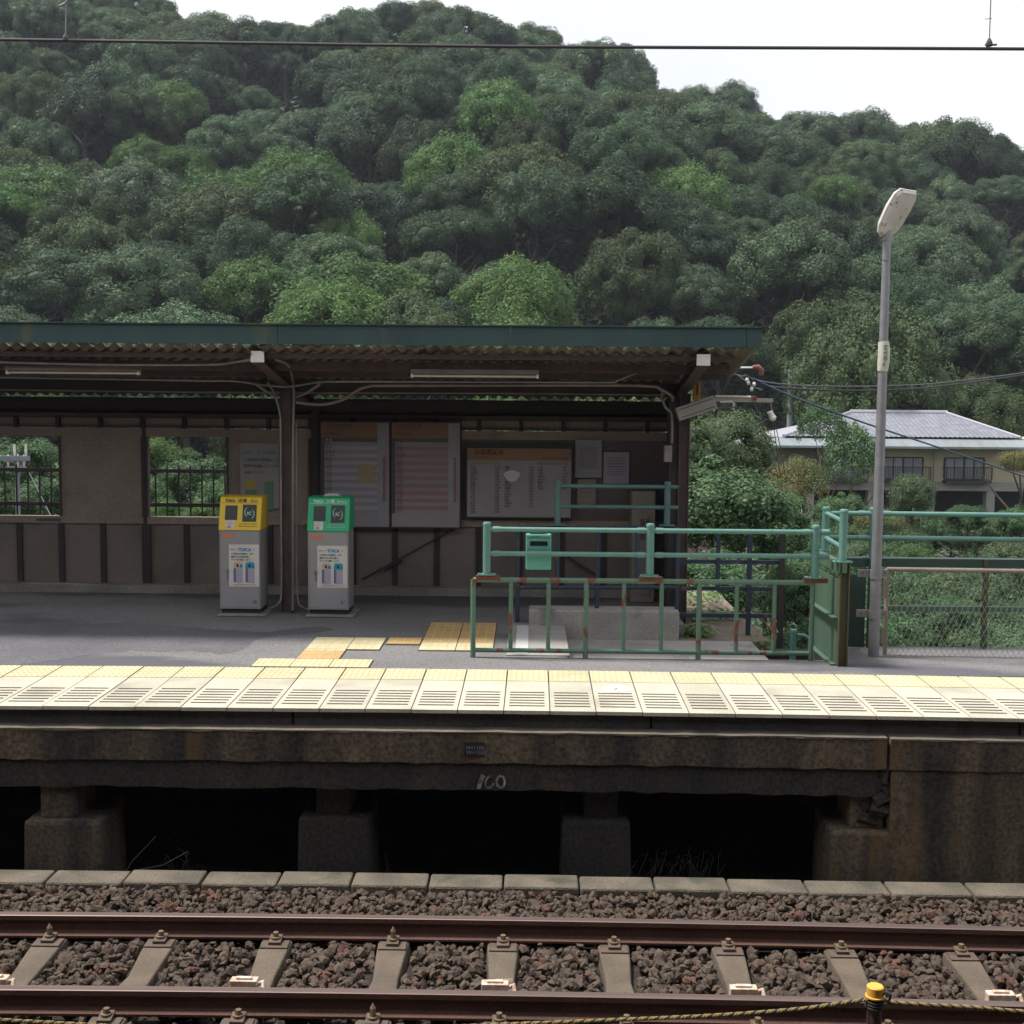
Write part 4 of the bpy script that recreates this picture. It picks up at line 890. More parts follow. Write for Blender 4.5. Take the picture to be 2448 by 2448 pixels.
# rear wall
def wx(px): return P(px, 1150, YW).x
def wz(py, px=600): return P(px, py, YW).z
ZS0, ZS1 = wz(1254), wz(1237)      # sill
ZH0, ZH1 = wz(1046), wz(1026)      # head
b = MB()
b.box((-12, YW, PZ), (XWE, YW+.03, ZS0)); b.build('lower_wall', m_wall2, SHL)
b = MB(); b.box((-12, YW-.04, ZS0), (XWE, YW+.05, ZS1)); b.build('window_sill', m_wall, SHL)
b = MB(); b.box((-12, YW-.03, ZH0), (XWE, YW+.04, ZH1)); b.build('wall_head', m_wall, SHL)
b = MB(); b.box((-12, YW-.05, wz(1024)), (XWE, YW+.03, wz(1020))); b.box((-12, YW-.05, wz(1002)), (XWE, YW+.04, wz(990))); b.build('wall_rail', m_steel, SHL)
b = MB(); b.box((-12, YW, wz(1024)), (XWE, YW+.02, wz(1002))); b.build('upper_strip', m_wall, SHL)
b = MB(); b.box((-12, YW+.02, wz(992)), (XWE, YW+.04, rz(YW)-.045)); b.build('upper_wall', m_steeld, SHL)
bx = [45+100*k for k in range(-8, 16)]
for i, px in enumerate(bx):
    if wx(px) > XWE-.05 or px < -200: continue
    b = MB(); b.box((wx(px)-.035, YW-.03, PZ), (wx(px)+.035, YW-.001, ZS0)); b.build('batten', m_batten, SHL)
    b = MB(); b.box((wx(px)-.025, YW-.07, wz(1026)), (wx(px)+.025, YW-.001, wz(996))); b.build('bracket', m_batten, SHL)
def wpanel(a, c_, material=None, name='wall_panel', dy=0):
    b = MB(); b.box((wx(a), YW-.015+dy, ZS1), (wx(c_), YW+.02, ZH0)); return b.build(name, material or m_wall, SHL)
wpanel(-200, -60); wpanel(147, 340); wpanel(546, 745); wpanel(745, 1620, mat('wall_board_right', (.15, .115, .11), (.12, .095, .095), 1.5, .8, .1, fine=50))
for a, c_ in ((144, 147.5), (340, 344), (353, 357), (543, 546.5), (738, 744)):
    b = MB(); b.box((wx(a), YW-.045, ZS1), (wx(c_), YW+.03, ZH0)); b.build('window_frame', m_steel, SHL)
b = MB(); b.box((wx(344), YW-.05, PZ), (wx(352), YW+.04, ZH1)); b.build('wall_post', m_batten, SHL)
b = MB(); b.box((wx(340), YW-.055, PZ), (wx(360), YW-.03, ZS0)); b.build('wall_post', m_steeld, SHL)
b = MB(); b.box((wx(748), YW-.10, PZ), (wx(766), YW-.05, rz(15.4)-.1)); b.build('wall_post', m_batten, SHL)
b = MB(); b.tube([P(866, 1385, YW-.06), P(1090, 1262, YW-.06)], .012, 6); b.tube([P(918, 1362, YW-.06), P(960, 1340, YW-.06)], .022, 6)
b.build('brace', m_batten, SHL)
b = MB(); b.tube([P(1355, 1330, YW-.06), P(1440, 1385, YW-.06)], .012, 6); b.build('brace', m_batten, SHL)
b = MB(); b.box((-12, YW-.2, PZ-.004), (XWE, YW-.001, PZ+.10)); b.build('wall_plinth', m_conc, SHL)
b = MB(); b.box((wx(88), YW-.045, wz(1250)), (wx(146), YW-.041, wz(1242))); b.build('sill_label', m_tbdk, SHL)
# conduits and cables under the roof
def tubeP(pts, r, material, name, parent, n=8):
    P0 = [P(*p) for p in pts]; out = []
    for i in range(len(P0)-1):
        a = P0[max(0, i-1)]; p = P0[i]; q = P0[i+1]; c2 = P0[min(len(P0)-1, i+2)]
        for k in range(5):
            t = k/5; out.append(.5*((2*p)+(q-a)*t+(2*a-5*p+4*q-c2)*t*t+(3*p-a-3*q+c2)*t**3))
    out.append(P0[-1]); b = MB(); b.tube(out, r, n); return b.build(name, material, parent, smooth=True)
tubeP([(-100, 900, 13.4), (250, 906, 13.4), (480, 910, 13.4), (560, 911, 13.5), (635, 921, 13.7), (690, 924, 13.75), (760, 914, 13.5), (830, 912, 13.4), (1200, 913, 13.4), (1450, 914, 13.4), (1475, 910, 13.4), (1560, 876, 13.3), (1618, 863, 13.3)], .012, m_galv, 'conduit', SHL)
tubeP([(-100, 930, 14.4), (600, 938, 14.4), (1200, 940, 14.4), (1590, 944, 14.4)], .012, m_conduit, 'conduit', SHL)
tubeP([(890, 922, 13.45), (1200, 921, 13.45), (1530, 922, 13.45), (1580, 932, 13.6), (1606, 948, 13.85), (1608, 958, 13.9)], .016, m_conduit, 'conduit', SHL)
tubeP([(890, 922, 13.45), (860, 930, 13.5), (820, 955, 13.7), (770, 967, 13.9), (708, 962, 13.93)], .017, m_conduit, 'cable_loop', SHL)
tubeP([(765, 918, 13.5), (735, 938, 13.7), (708, 949, 13.92)], .015, m_conduit, 'cable_loop', SHL)
tubeP([(612, 918, 13.5), (640, 938, 13.7), (662, 950, 13.92)], .015, m_conduit, 'cable_loop', SHL)
tubeP([(640, 915, 13.5), (655, 940, 13.85), (668, 985, 13.92), (671, 1030, 13.92), (672, 1250, 13.92), (673, 1400, 13.92), (668, 1440, 13.9), (645, 1455, 13.9)], .012, m_conduit, 'conduit', SHL)
tubeP([(660, 860, 12.7), (688, 872, 13.0), (697, 895, 13.6), (703, 940, 13.9), (702, 975, 13.92), (700, 1100, 13.92), (700, 1460, 13.92)], .014, m_conduit, 'conduit', SHL)
tubeP([(708, 1010, 13.95), (709, 1300, 13.95), (712, 1430, 13.9), (726, 1452, 13.9), (740, 1458, 13.9)], .010, m_conduit, 'conduit', SHL)
tubeP([(0, 866, 12.8), (250, 872, 12.8), (500, 872, 12.8), (560, 866, 12.7), (612, 858, 12.65)], .012, m_conduit, 'cable', SHL)
tubeP([(1575, 840, 12.7), (1620, 852, 12.9), (1640, 872, 13.2), (1632, 895, 13.6), (1622, 912, 13.9)], .017, m_conduit, 'cable_loop', SHL)
tubeP([(1585, 930, 13.9), (1582, 950, 13.9), (1592, 975, 13.9), (1606, 993, 13.9), (1606, 1060, 13.9)], .014, m_conduit, 'cable_loop', SHL)
b = MB(); b.box((P(1588, 1065, 13.85).x, 13.8, P(1600, 1104, 13.85).z), (P(1606, 1065, 13.85).x, 13.9, P(1600, 1065, 13.85).z)); b.build('junction_box', m_conduit, SHL)
# fluorescent battens
for (a, c_, yy, lab) in ((18, 336, 884, 'long white fluorescent lamp under the shelter roof at the left'), (983, 1288, 892, 'long white fluorescent lamp under the roof right of the post')):
    p, q = P(a, yy, 12.95), P(c_, yy+5, 12.95); mz = (p.z+q.z)/2
    t = thing('fluorescent_lamp', ((p.x+q.x)/2, 12.95, mz), lab, 'lamp', 'fluorescent lamps under the shelter roof')
    b = MB(); b.prism([(12.90, mz+.045), (13.0, mz+.045), (13.03, mz+.0), (12.87, mz+.0)], 'x', p.x, q.x); b.build('housing', m_conduit, t)
    b = MB(); b.tube([(p.x+.02, 12.93, mz-.018), (q.x-.02, 12.93, mz-.018)], .017, 10); b.build('tube', mat('tube_dead', (.55, .50, .42), (.5, .45, .38), 5, .3), t, smooth=True)
    for xx in (p.x+.012, q.x-.012): b = MB(); b.box((xx-.012, 12.90, mz-.04), (xx+.012, 12.96, mz-.001)); b.build('end_holder', m_white, t)
    b = MB()
    for s in (.2, .8): xx = p.x+(q.x-p.x)*s; b.box((xx-.012, 12.93, mz+.045), (xx+.012, 12.96, rz(12.95)-.02))
    b.build('hanger', m_steel, t)

# fence behind the window openings
FY = 16.6
FN = thing('iron_fence', (P(300, 1205, FY).x, FY, PZ), 'dark iron railing seen through the shelter window openings', 'fence')
zt_, zb_ = P(300, 1124, FY).z, P(300, 1206, FY).z
b = MB(); b.box((-12, FY-.02, zt_-.03), (1.2, FY+.02, zt_+.02)); b.box((-12, FY-.02, zb_-.025), (1.2, FY+.02, zb_+.025)); b.build('rail', m_steeld, FN)
for k in range(60):
    px = 12+27.7*k-27.7*2
    if px > 600: break
    xx = P(px, 1160, FY).x; b = MB(); b.box((xx-.009, FY-.012, PZ-.5), (xx+.009, FY+.012, zt_+.07)); b.build('baluster', m_steeld, FN)
b = MB(); b.box((-12, FY-.1, -3), (1.3, FY+.1, PZ-.35)); tag(b.build('retaining_wall', m_conc), 'concrete wall under the iron fence behind the shelter', 'wall')

# ------------------------------------------------------------------ notice boards
def board(name, a, t, c_, bt, Y, label, base, frame=m_batten, fr=.02, group=None, cat='notice board', dep=.03):
    p, q = P(a, (t+bt)/2, Y), P(c_, (t+bt)/2, Y); z0, z1 = P((a+c_)/2, bt, Y).z, P((a+c_)/2, t, Y).z
    T = thing(name, ((p.x+q.x)/2, Y, z0), label, cat, group)
    if frame:
        b = MB(); b.box((p.x-fr, Y, z0-fr), (q.x+fr, Y+dep, z1+fr)); b.build('frame', frame, T)
    b = MB(); b.box((p.x, Y-.004, z0), (q.x, Y+.002 if frame else Y+.004, z1)); b.build('sheet', base, T)
    T['_'] = 0; del T['_']
    return T, p.x, q.x, z0, z1
def rects(T, name, material, items, Y, d=.006):
    b = MB()
    for (x0, x1, z0, z1) in items: b.box((x0, Y-d, z0), (x1, Y-d+.0015, z1))
    return b.build(name, material, T)
YB = YW-.16
for n_, (a, c_, tp, lab, sub) in enumerate(((768, 930, 1010, 'timetable board with plain grey rows, left of the pair', '名古屋方面'), (937, 1099, 1011, 'timetable board with pink striped rows, right of the pair', '多治見方面'))):
    T, x0, x1, z0, z1 = board('timetable_board', a, tp, c_, 1259 if n_ == 0 else 1260, YB, lab, m_acry, group='timetable boards on the shelter wall')
    w, h = x1-x0, z1-z0; xs1 = x0+w*.83
    rects(T, 'header_band', m_tbor, [(x0, xs1, z1-h*.145, z1)], YB)
    rects(T, 'title_bar', m_tbdk, [(x0, xs1, z1-h*.185, z1-h*.146), (x0, x0+w*.05, z0+h*.13, z1-h*.186)], YB)
    text('中央線時刻表', .055, (x0+w*.06, YB-.008, z1-h*.048), m_inkbr, T); text('Chuo Line Timetable', .026, (x0+w*.06, YB-.008, z1-h*.072), m_inkbr, T); text(sub, .036, (x0+w*.06, YB-.008, z1-h*.115), m_inkbr, T)
    text('平 日' if n_ == 0 else '土・休日', .035, (x0+w*.07, YB-.008, z1-h*.178), m_inkw if n_ == 0 else m_inkr, T)
    st = []; rows_ = 19; top, bot = z1-h*.19, z0+h*.13
    for k in range(rows_):
        if k % 2: st.append((x0+w*.055, xs1-.002, top-(top-bot)*(k+1)/rows_, top-(top-bot)*k/rows_))
    rects(T, 'row_stripes', m_pink if n_ else mat('board_lilac', (.36, .34, .38), (.33, .31, .35), 3, .4), st, YB, .0055)
    tt = random.Random(3+n_)
    body = '\n'.join('%2d   %s' % (5+k, ' '.join('%02d' % v for v in sorted(tt.sample(range(60), 3 if k in (2, 3) else 2)))) for k in range(rows_))
    cu = text(body, .030, (x0+w*.01, YB-.008, top-.026), m_ink, T, 'departure_rows')
    zs = [v.co.z for v in cu.data.vertices]; zmax, zmin = max(zs), min(zs); sc_ = (top-bot-.02)/(zmax-zmin)
    for v in cu.data.vertices: v.co.z = zmax+(v.co.z-zmax)*sc_
    rects(T, 'side_strip', m_pap2, [(xs1+.003, x1-.002, z0+h*.003, z1-h*.004)], YB, .007)
    rects(T, 'strip_line', plain('magenta', (.5, .05, .16)), [(x1-.035, x1-.028, z0+h*.25, z1-h*.1)], YB, .009)
    b = MB()
    for k in range(24): b.box((x1-.075-.0*k, YB-.0095, z1-h*(.34+.018*k)), (x1-.045, YB-.008, z1-h*(.34+.018*k)+.012))
    b.build('strip_text', m_ink, T)
    if n_ == 0:
        b = MB(); b.box((x0+w*.55, YB-.012, z0+h*.42), (xs1-.03, YB-.009, z0+h*.60)); T2 = b.build('yellow_notice', m_olive, T)
        rects(T, 'notice_title', m_sticker, [(x0+w*.60, x0+w*.74, z0+h*.575, z0+h*.59)], YB, .014)
# fare table
T, x0, x1, z0, z1 = board('fare_table', 1117, 1072, 1365, 1236, YB, 'wide fare table poster with orange heading on the shelter wall', m_acry)
w, h = x1-x0, z1-z0
rects(T, 'header_band', m_tbor, [(x0, x1, z1-h*.175, z1)], YB)
text('普通運賃表', .075, (x0+w*.06, YB-.008, z1-h*.09), m_inkbr, T, bold=.002); text('Ticket Fare', .04, (x0+w*.065, YB-.008, z1-h*.145), m_inkbr, T); text('平成26年4月1日現在', .035, (x0+w*.72, YB-.008, z1-h*.155), m_inkbr, T)
rects(T, 'column_heads', mat('head_olive', (.23, .2, .15), (.2, .18, .14), 3, .5), [(x0+w*.03, x0+w*.32, z1-h*.235, z1-h*.19), (x0+w*.67, x0+w*.97, z1-h*.235, z1-h*.19)], YB)
tt = random.Random(9); names = '名古屋 金山 鶴舞 千種 大曽根 勝川 春日井 神領 高蔵寺 古虎渓 多治見 土岐市 瑞浪 釜戸 武並 恵那 中津川 坂下 豊橋 岡崎 安城 刈谷 大府 一宮 岐阜 大垣'.split()
for cx, n_ in ((.03, 16), (.36, 14), (.68, 8)):
    for k in range(n_):
        zz_ = z1-h*(.285+.044*k); text(tt.choice(names), .030, (x0+w*cx, YB-.008, zz_), m_ink, T, 'station_name'); text(str(tt.choice([190, 240, 320, 410, 500, 580, 670, 840, 970, 1140, 1490])), .036, (x0+w*(cx+.235), YB-.008, zz_), m_ink, T, 'fare')
b = MB(); b.quad(*[(x0+w*(.43+.075*math.cos(t)*(1+.2*math.sin(3*t))), YB-.010, z1-h*.40+h*.085*math.sin(t)) for t in np.linspace(0, 6, 12)]); b.build('peeled_patch', plain('patch', (.52, .50, .55)), T)
for (nm, a, t_y, c_, bt, mt, lab, lines) in (('notice', 1376, 1052, 1438, 1141, m_pap2, 'framed grey notice sheet right of the fare table', 14), ('notice', 1443, 1081, 1504, 1157, mat('paper_shade', (.34, .32, .36), (.31, .29, .33), 3, .6), 'plain lilac paper notice with a few lines, rightmost on the wall', 7), ('notice', 1380, 1146, 1424, 1210, mat('paper_brown', (.28, .23, .19), (.24, .2, .17), 3, .6), 'small brownish notice below the framed grey sheet', 4)):
    T, x0, x1, z0, z1 = board(nm, a, t_y, c_, bt, YW-.06, lab, mt, frame=m_conduit if nm == 'notice' and lines == 14 else None, fr=.008, cat='notice')
    b = MB()
    for k in range(lines):
        zz_ = z1-(z1-z0)*(.2+.6*k/lines); b.box((x0+(x1-x0)*.15, YW-.0665, zz_), (x1-(x1-x0)*rnd.uniform(.12, .3), YW-.065, zz_+.008))
    b.build('text_lines', mat('ink_soft', (.16, .14, .17), None), T)
# reader poster behind the yellow machine
T, x0, x1, z0, z1 = board('poster', 575, 1060, 667, 1215, YW-.05, 'pale poster about the card readers behind the yellow machine', mat('paper_poster', (.33, .31, .29), (.3, .28, .27), 3, .5), frame=None, cat='poster')
mg = plain('ink_grey', (.12, .11, .12))
text('ICカード TOICA', .055, (x0+.04, YW-.058, z1-.13), m_inkb, T, width=.40)
for k, s in enumerate(('ご利用のお客様は、必ず', '簡易改札機にタッチを', 'お願いします。')): text(s, .045, (x0+.04, YW-.058, z1-.22-.08*k), mg, T)
rects(T, 'reader_picture', plain('pic_yellow', (.42, .33, .08)), [(x0+.06, x0+.19, z0+.24, z0+.36)], YW-.05); rects(T, 'reader_picture', plain('pic_green', (.12, .24, .17)), [(x0+.06, x0+.20, z0+.02, z0+.235), (x0+.30, x0+.42, z0-.02, z0+.34)], YW-.05)
# cabinet
p, q = P(1510, 1300, 15.0), P(1566, 1300, 15.0)
T = thing('locker_cabinet', ((p.x+q.x)/2, 15.0, PZ), 'tall grey metal cabinet in the dark right corner of the shelter', 'cabinet')
mcab = mat('cabinet_grey', (.26, .225, .19), (.22, .19, .165), 3, .5)
b = MB(); b.box((p.x, 15.0, PZ), (q.x, 15.4, P(1540, 1172, 15).z)); b.build('cabinet_body', mcab, T, bev=.01)
b = MB(); b.box((p.x+.08, 14.985, P(1540, 1420, 15).z), (q.x-.06, 14.998, P(1540, 1228, 15).z)); dd = b.build('cabinet_door', mcab, T, bev=.004)
b = MB(); b.box((p.x+.10, 14.975, P(1540, 1290, 15).z), (p.x+.15, 14.984, P(1540, 1240, 15).z)); b.box((p.x+.17, 14.975, P(1540, 1290, 15).z), (p.x+.21, 14.984, P(1540, 1240, 15).z)); b.build('slot', m_tbdk, dd)
b = MB(); b.box((p.x-.02, 14.97, P(1540, 1172, 15).z+.001), (q.x+.02, 15.42, P(1540, 1168, 15).z+.01)); b.build('cabinet_top', m_batten, T)

# ------------------------------------------------------------------ card readers
def reader(px0, px1, pyb, colm, word, kanji, num, label, inkc):
    Y0 = 13.72; x0, x1 = P(px0, 1380, Y0).x, P(px1, 1380, Y0).x; w = x1-x0; xc = (x0+x1)/2
    T = thing('card_reader', (xc, Y0+.2, PZ), label, 'card reader', 'card readers beside the shelter post')
    zb0, zb1 = P(px0, pyb-72, Y0).z, P(px0, 1268+(pyb-1470), Y0).z
    zb0 = PZ+.075; zt = P(px0, 1185+(pyb-1470)*.5, Y0+.17).z
    b = MB(); b.box((x0-.02, Y0-.07, PZ-.002), (x1+.07, Y0+.45, PZ+.022)); b.build('base_slab', m_conc, T, bev=.01)
    b = MB(); b.box((x0+.015, Y0+.03, PZ+.0221), (x1-.01, Y0+.40, zb0)); b.build('plinth', m_rubber, T)
    b = MB(); b.box((x0, Y0, zb0), (x1, Y0+.42, zb1)); b.m = [1 if i in (0,) else 0 for i in range(6)]; body = b.build('cabinet', m_body, T, bev=.006)
    b = MB(); b.prism([(Y0-.008, zb1+.001), (Y0+.43, zb1+.001), (Y0+.43, zt-.03), (Y0+.40, zt), (Y0+.14, zt), (Y0+.095, zt-.015)], 'x', x0-.008, x1+.008); hd = b.build('reader_head', colm, T, bev=.012)
    # sloped front: from (Y0-.008, zb1) to (Y0+.095, zt-.015)
    A = Vector((0, Y0-.008, zb1)); B_ = Vector((0, Y0+.095, zt-.015)); up_ = B_-A; L = up_.length; up_.normalize(); nn = Vector((0, -up_.z, up_.y)); tilt = math.atan2(up_.z, up_.y)
    def F(u, v, e=.002): return Vector((x0+w*u, 0, 0))+A+up_*(L*v)+nn*e
    def panel(u0, u1, v0, v1, material, name, e=.003, par=hd):
        b = MB(); q = [F(u0, v0, 0), F(u1, v0, 0), F(u1, v1, 0), F(u0, v1, 0)]; q2 = [p+nn*e for p in q]
        b.add([*q, *q2], [(4, 5, 6, 7), (0, 1, 5, 4), (1, 2, 6, 5), (2, 3, 7, 6), (3, 0, 4, 7)]); return b.build(name, material, par)
    def ft(s, u, v, h_, material, name='lettering', par=T, e=.004, width=None, bold=0):
        return text(s, h_, F(u, v, e), material, par, name, rot=(tilt, 0, 0), depth=.0006, width=width, bold=bold)
    panel(.13, .43, .32, .76, m_black, 'display', .004, T); panel(.56, .90, .27, .79, m_black, 'card_pad', .004, T)
    panel(.03, .97, .835, .842, inkc, 'trim_line', .002, T)
    ft('TOICA', .12, .865, .043, inkc, width=w*.25, bold=.002); ft(kanji, .43, .865, .046, inkc, width=w*.21, bold=.001); ft(word, .74 if word == 'Exit' else .70, .865, .046, inkc, width=w*(.17 if word == 'Exit' else .23))
    ft('IC', .672, .48, .05, m_inkw, 'card_symbol', e=.006, width=w*.10, bold=.001)
    b = MB()
    for sgn in (0, 1):
        pts = []
        for t in np.linspace(R(110), R(250), 12):
            rr = .05; uu = math.cos(t+sgn*math.pi)*rr*.9; vv = math.sin(t+sgn*math.pi)*rr*1.15
            cc = F(.73+(.015 if sgn else -.015), .53, .006); pts.append(cc+Vector((uu, 0, 0))+up_*(vv+(-.012 if sgn else .012)))
        b.tube(pts, [.0015+.005*math.sin(math.pi*i/11) for i in range(12)], 5)
    b.build('card_symbol_arcs', m_inkg, T)
    panel(.155, .375, .055, .30, m_white, 'sticker', .003, T); ft('TOICA', .18, .235, .014, m_inkb, e=.004, width=w*.16); ft('FeliCa', .18, .18, .014, m_ink, e=.004, width=w*.13); ft('HC', .205, .085, .028, m_inkr, e=.004, width=w*.09, bold=.002)
    ft('ICカードをタッチしてください', .50, .185, .018, inkc, width=w*.42); ft('Please touch your card here', .48, .12, .018, inkc, width=w*.44)
    # small items on the body
    b = MB(); z = zb1-.04; b.box((x0+w*.07, Y0-.0035, z-.042), (x0+w*.38, Y0-.002, z)); b.build('coral_sticker', m_sticker, T)
    pz1, pz0 = zb1-.155, zb1-.155-.475; qx0, qx1 = x0+w*.235, x0+w*.975
    b = MB(); b.box((qx0, Y0-.004, pz0), (qx1, Y0-.002, pz1)); ps = b.build('poster', m_paper, T)
    pw = qx1-qx0
    text('ICカード', .022, (qx0+pw*.06, Y0-.005, pz1-.065), m_ink, T, width=pw*.24); text('TOICA', .05, (qx0+pw*.33, Y0-.005, pz1-.075), m_inkb, T, width=pw*.42, bold=.002); text('を', .022, (qx0+pw*.80, Y0-.005, pz1-.065), m_ink, T)
    for k, s in enumerate(('ご利用のお客様は、必ず', '簡易TOICA改札機に', 'タッチをお願いします。')): text(s, .026, (qx0+pw*.07, Y0-.005, pz1-.115-.033*k), m_ink, T, width=pw*(.74, .62, .66)[k])
    for k, (cA, off) in enumerate(((m_beige, .15), (m_cyan, .55))):
        ux = qx0+pw*off; uz = pz0+.05; uw = pw*.30
        b = MB(); b.box((ux, Y0-.0055, uz), (ux+uw*.28, Y0-.0045, uz+.155)); b.build('picture', m_lilacd, T); b = MB(); b.box((ux+uw*.28, Y0-.0055, uz-.008), (ux+uw, Y0-.0045, uz+.155)); b.build('picture', m_lilac, T)
        b = MB(); b.prism([(ux, uz+.156), (ux+uw, uz+.156), (ux+uw*.97, uz+.22), (ux+uw*.8, uz+.228), (ux+uw*.15, uz+.228), (ux, uz+.2)], 'y', Y0-.0055, Y0-.0045); b.build('picture', cA, T)
        b = MB(); b.box((ux+uw*.35, Y0-.007, uz+.17), (ux+uw*.55, Y0-.0056, uz+.205)); b.build('picture', m_black, T); b = MB(); b.box((ux+uw*.68, Y0-.007, uz+.165), (ux+uw*1.0, Y0-.0056, uz+.2)); b.build('picture', m_inkb, T)
    text('※ご不明な点は係員におたずねください', .012, (qx0+pw*.12, Y0-.005, pz0+.018), m_inkr, T, width=pw*.78)
    b = MB(); b.box((x0+.012, Y0-.0015, zb0+.018), (x1-.012, Y0+.001, zb0+.021)); b.box((x0+.012, Y0-.0015, zb0+.021), (x0+.015, Y0+.001, zb1-.012)); b.box((x1-.015, Y0-.0015, zb0+.021), (x1-.012, Y0+.001, zb1-.012)); b.box((x0+.012, Y0-.0015, zb1-.012), (x1-.012, Y0+.001, zb1-.009)); b.build('door_seam', m_bodys, T)
    b = MB(); zz_ = zb1-.43; b.box((x0+w*.175, Y0-.006, zz_-.13), (x0+w*.225, Y0-.002, zz_)); b.cbox((x0+w*.20, Y0-.016, zz_-.02), (w*.07, .02, .016)); b.build('lock_handle', m_galv, T, bev=.003)
    b = MB(); b.box((x0+w*.80, Y0-.0035, zb0+.055), (x0+w*.91, Y0-.002, zb0+.115)); b.build('number_sticker', m_pap2, T)
    text(num, .05, (x0+w*.815, Y0-.0045, zb0+.066), m_ink, T, width=w*.075 if len(num) > 1 else w*.045)
    if word == 'Entry':
        b = MB(); b.prism([(x0+w*.3, zt), (x0+w*.75, zt), (x0+w*.66, zt+.03), (x0+w*.38, zt+.03)], 'y', Y0+.2, Y0+.32); b.build('top_lamp', m_lampw, T, bev=.008)
    return T
reader(525, 622, 1470, m_myel, 'Exit', '出場', '10', 'grey card reader with yellow head marked Exit', m_inkbr)
reader(736, 833, 1473, m_mgrn, 'Entry', '入場', '9', 'grey card reader with green head marked Entry', m_inkw)

# ------------------------------------------------------------------ railings
def flangepost(T, x, y, z0, z1, r, material, name='post', plate=True):
    b = MB(); b.tube([(x, y, z0), (x, y, z1-.012)], r, 14); b.tube([(x, y, z1-.03), (x, y, z1-.012), (x, y, z1-.003), (x, y, z1)], [r*1.07, r*1.07, r*.9, r*.5], 14)
    if plate: b.box((x-.085, y-.05, z0-.001), (x+.085, y+.05, z0+.010)); [b.tube([(x+s*.065, y-.03, z0+.01), (x+s*.065, y-.03, z0+.022)], .009, 6) for s in (-1, 1)]
    return b.build(name, material, T, smooth=True)
def joint(T, x, y, z, r, material):
    b = MB(); b.tube([(x-.035, y, z), (x+.035, y, z)], r*1.18, 12); 
    o = b.build('rail_sleeve', material, T, smooth=True)
    b = MB()
    for s in (-.02, .02): b.tube([(x+s, y-r*1.1, z), (x+s, y-r*1.1-.006, z)], .007, 6)
    b.build('bolt', m_galv, o)
YR = 11.53
x_posts = [P(1164, 1310, YR).x, P(1554, 1310, YR).x, P(1949, 1310, YR).x]
zt0 = P(1554, 1251, YR).z; zpl = P(1554, 1378, YR).z; zr1 = P(1554, 1268.5, YR).z; zr2 = P(1554, 1326.5, YR).z
RG = thing('stair_railing', (x_posts[0], YR, PZ), 'front stair railing: mint pipes over a rusty green barred frame', 'railing')
for x in x_posts: flangepost(RG, x, YR, zpl, zt0, .037, m_mint)
for z in (zr1, zr2):
    b = MB(); b.tube([(x_posts[0], YR, z), (x_posts[2]+.13, YR, z)], .0225, 14); b.build('handrail', m_mint, RG, smooth=True)
    for i, x in enumerate(x_posts):
        for s in ((1,) if i == 0 else (-1, 1)): joint(RG, x+s*(.085 if i else .09), YR, z, .0235, m_mint)
        b = MB(); b.tube([(x, YR-.036, z), (x, YR-.045, z)], .009, 8); b.build('bolt', m_galv, RG)
zft, zfb = P(1399, 1388, YR).z, P(1399, 1556.5, YR).z
xv = [P(1131+89.95*k, 1470, YR).x for k in range(10)]
for z, r in ((zft, .024), (zfb, .022)):
    b = MB(); b.tube([(xv[0], YR, z), (xv[9], YR, z)], r, 12); b.build('frame_rail', m_mintd, RG, smooth=True)
for k, x in enumerate(xv):
    foot = k in (0, 3, 6, 9); b = MB(); b.tube([(x, YR, PZ-.01 if foot else zfb), (x, YR, zft)], .0245 if foot else .0205, 12); b.build('bar', m_mintd, RG, smooth=True)
for x in x_posts:
    b = MB(); b.box((x-.10, YR-.035, zpl-.045), (x+.12, YR+.035, zpl-.002)); b.build('rusty_bracket', m_rust, RG, bev=.004)
# ticket box hung on the railing
p, q = P(1257, 1300, 11.6), P(1318, 1300, 11.6); z0, z1 = P(1288, 1362, 11.6).z, P(1288, 1277, 11.6).z
T = thing('ticket_box', ((p.x+q.x)/2, 11.66, z0), 'turquoise used-ticket box with dark slot hung behind the mint railing', 'ticket box')
b = MB(); b.box((p.x, 11.585, z0), (q.x, 11.70, z1)); b.build('box_body', m_turq, T, bev=.012)
b = MB(); b.box((p.x+.04, 11.60, z1+.001), (q.x-.06, 11.68, z1+.055)); b.build('hanger', m_tealdk, T)
zz_ = z0+(z1-z0)*.68
b = MB(); b.box((p.x+.04, 11.578, zz_), (q.x-.035, 11.584, zz_+.042)); b.build('slot', m_black, T)
text('ありがとうございました', .02, (p.x+.015, 11.581, zz_-.045), m_ink, T, width=(q.x-p.x)-.03)
text('きっぷうけ', .016, (p.x+.05, 11.581, z1-.03), m_ink, T, width=.09)
b = MB(); b.box((p.x+.004, 11.58, zz_+.07), (q.x-.004, 11.584, zz_+.076)); b.build('lid_edge', m_tealdk, T)
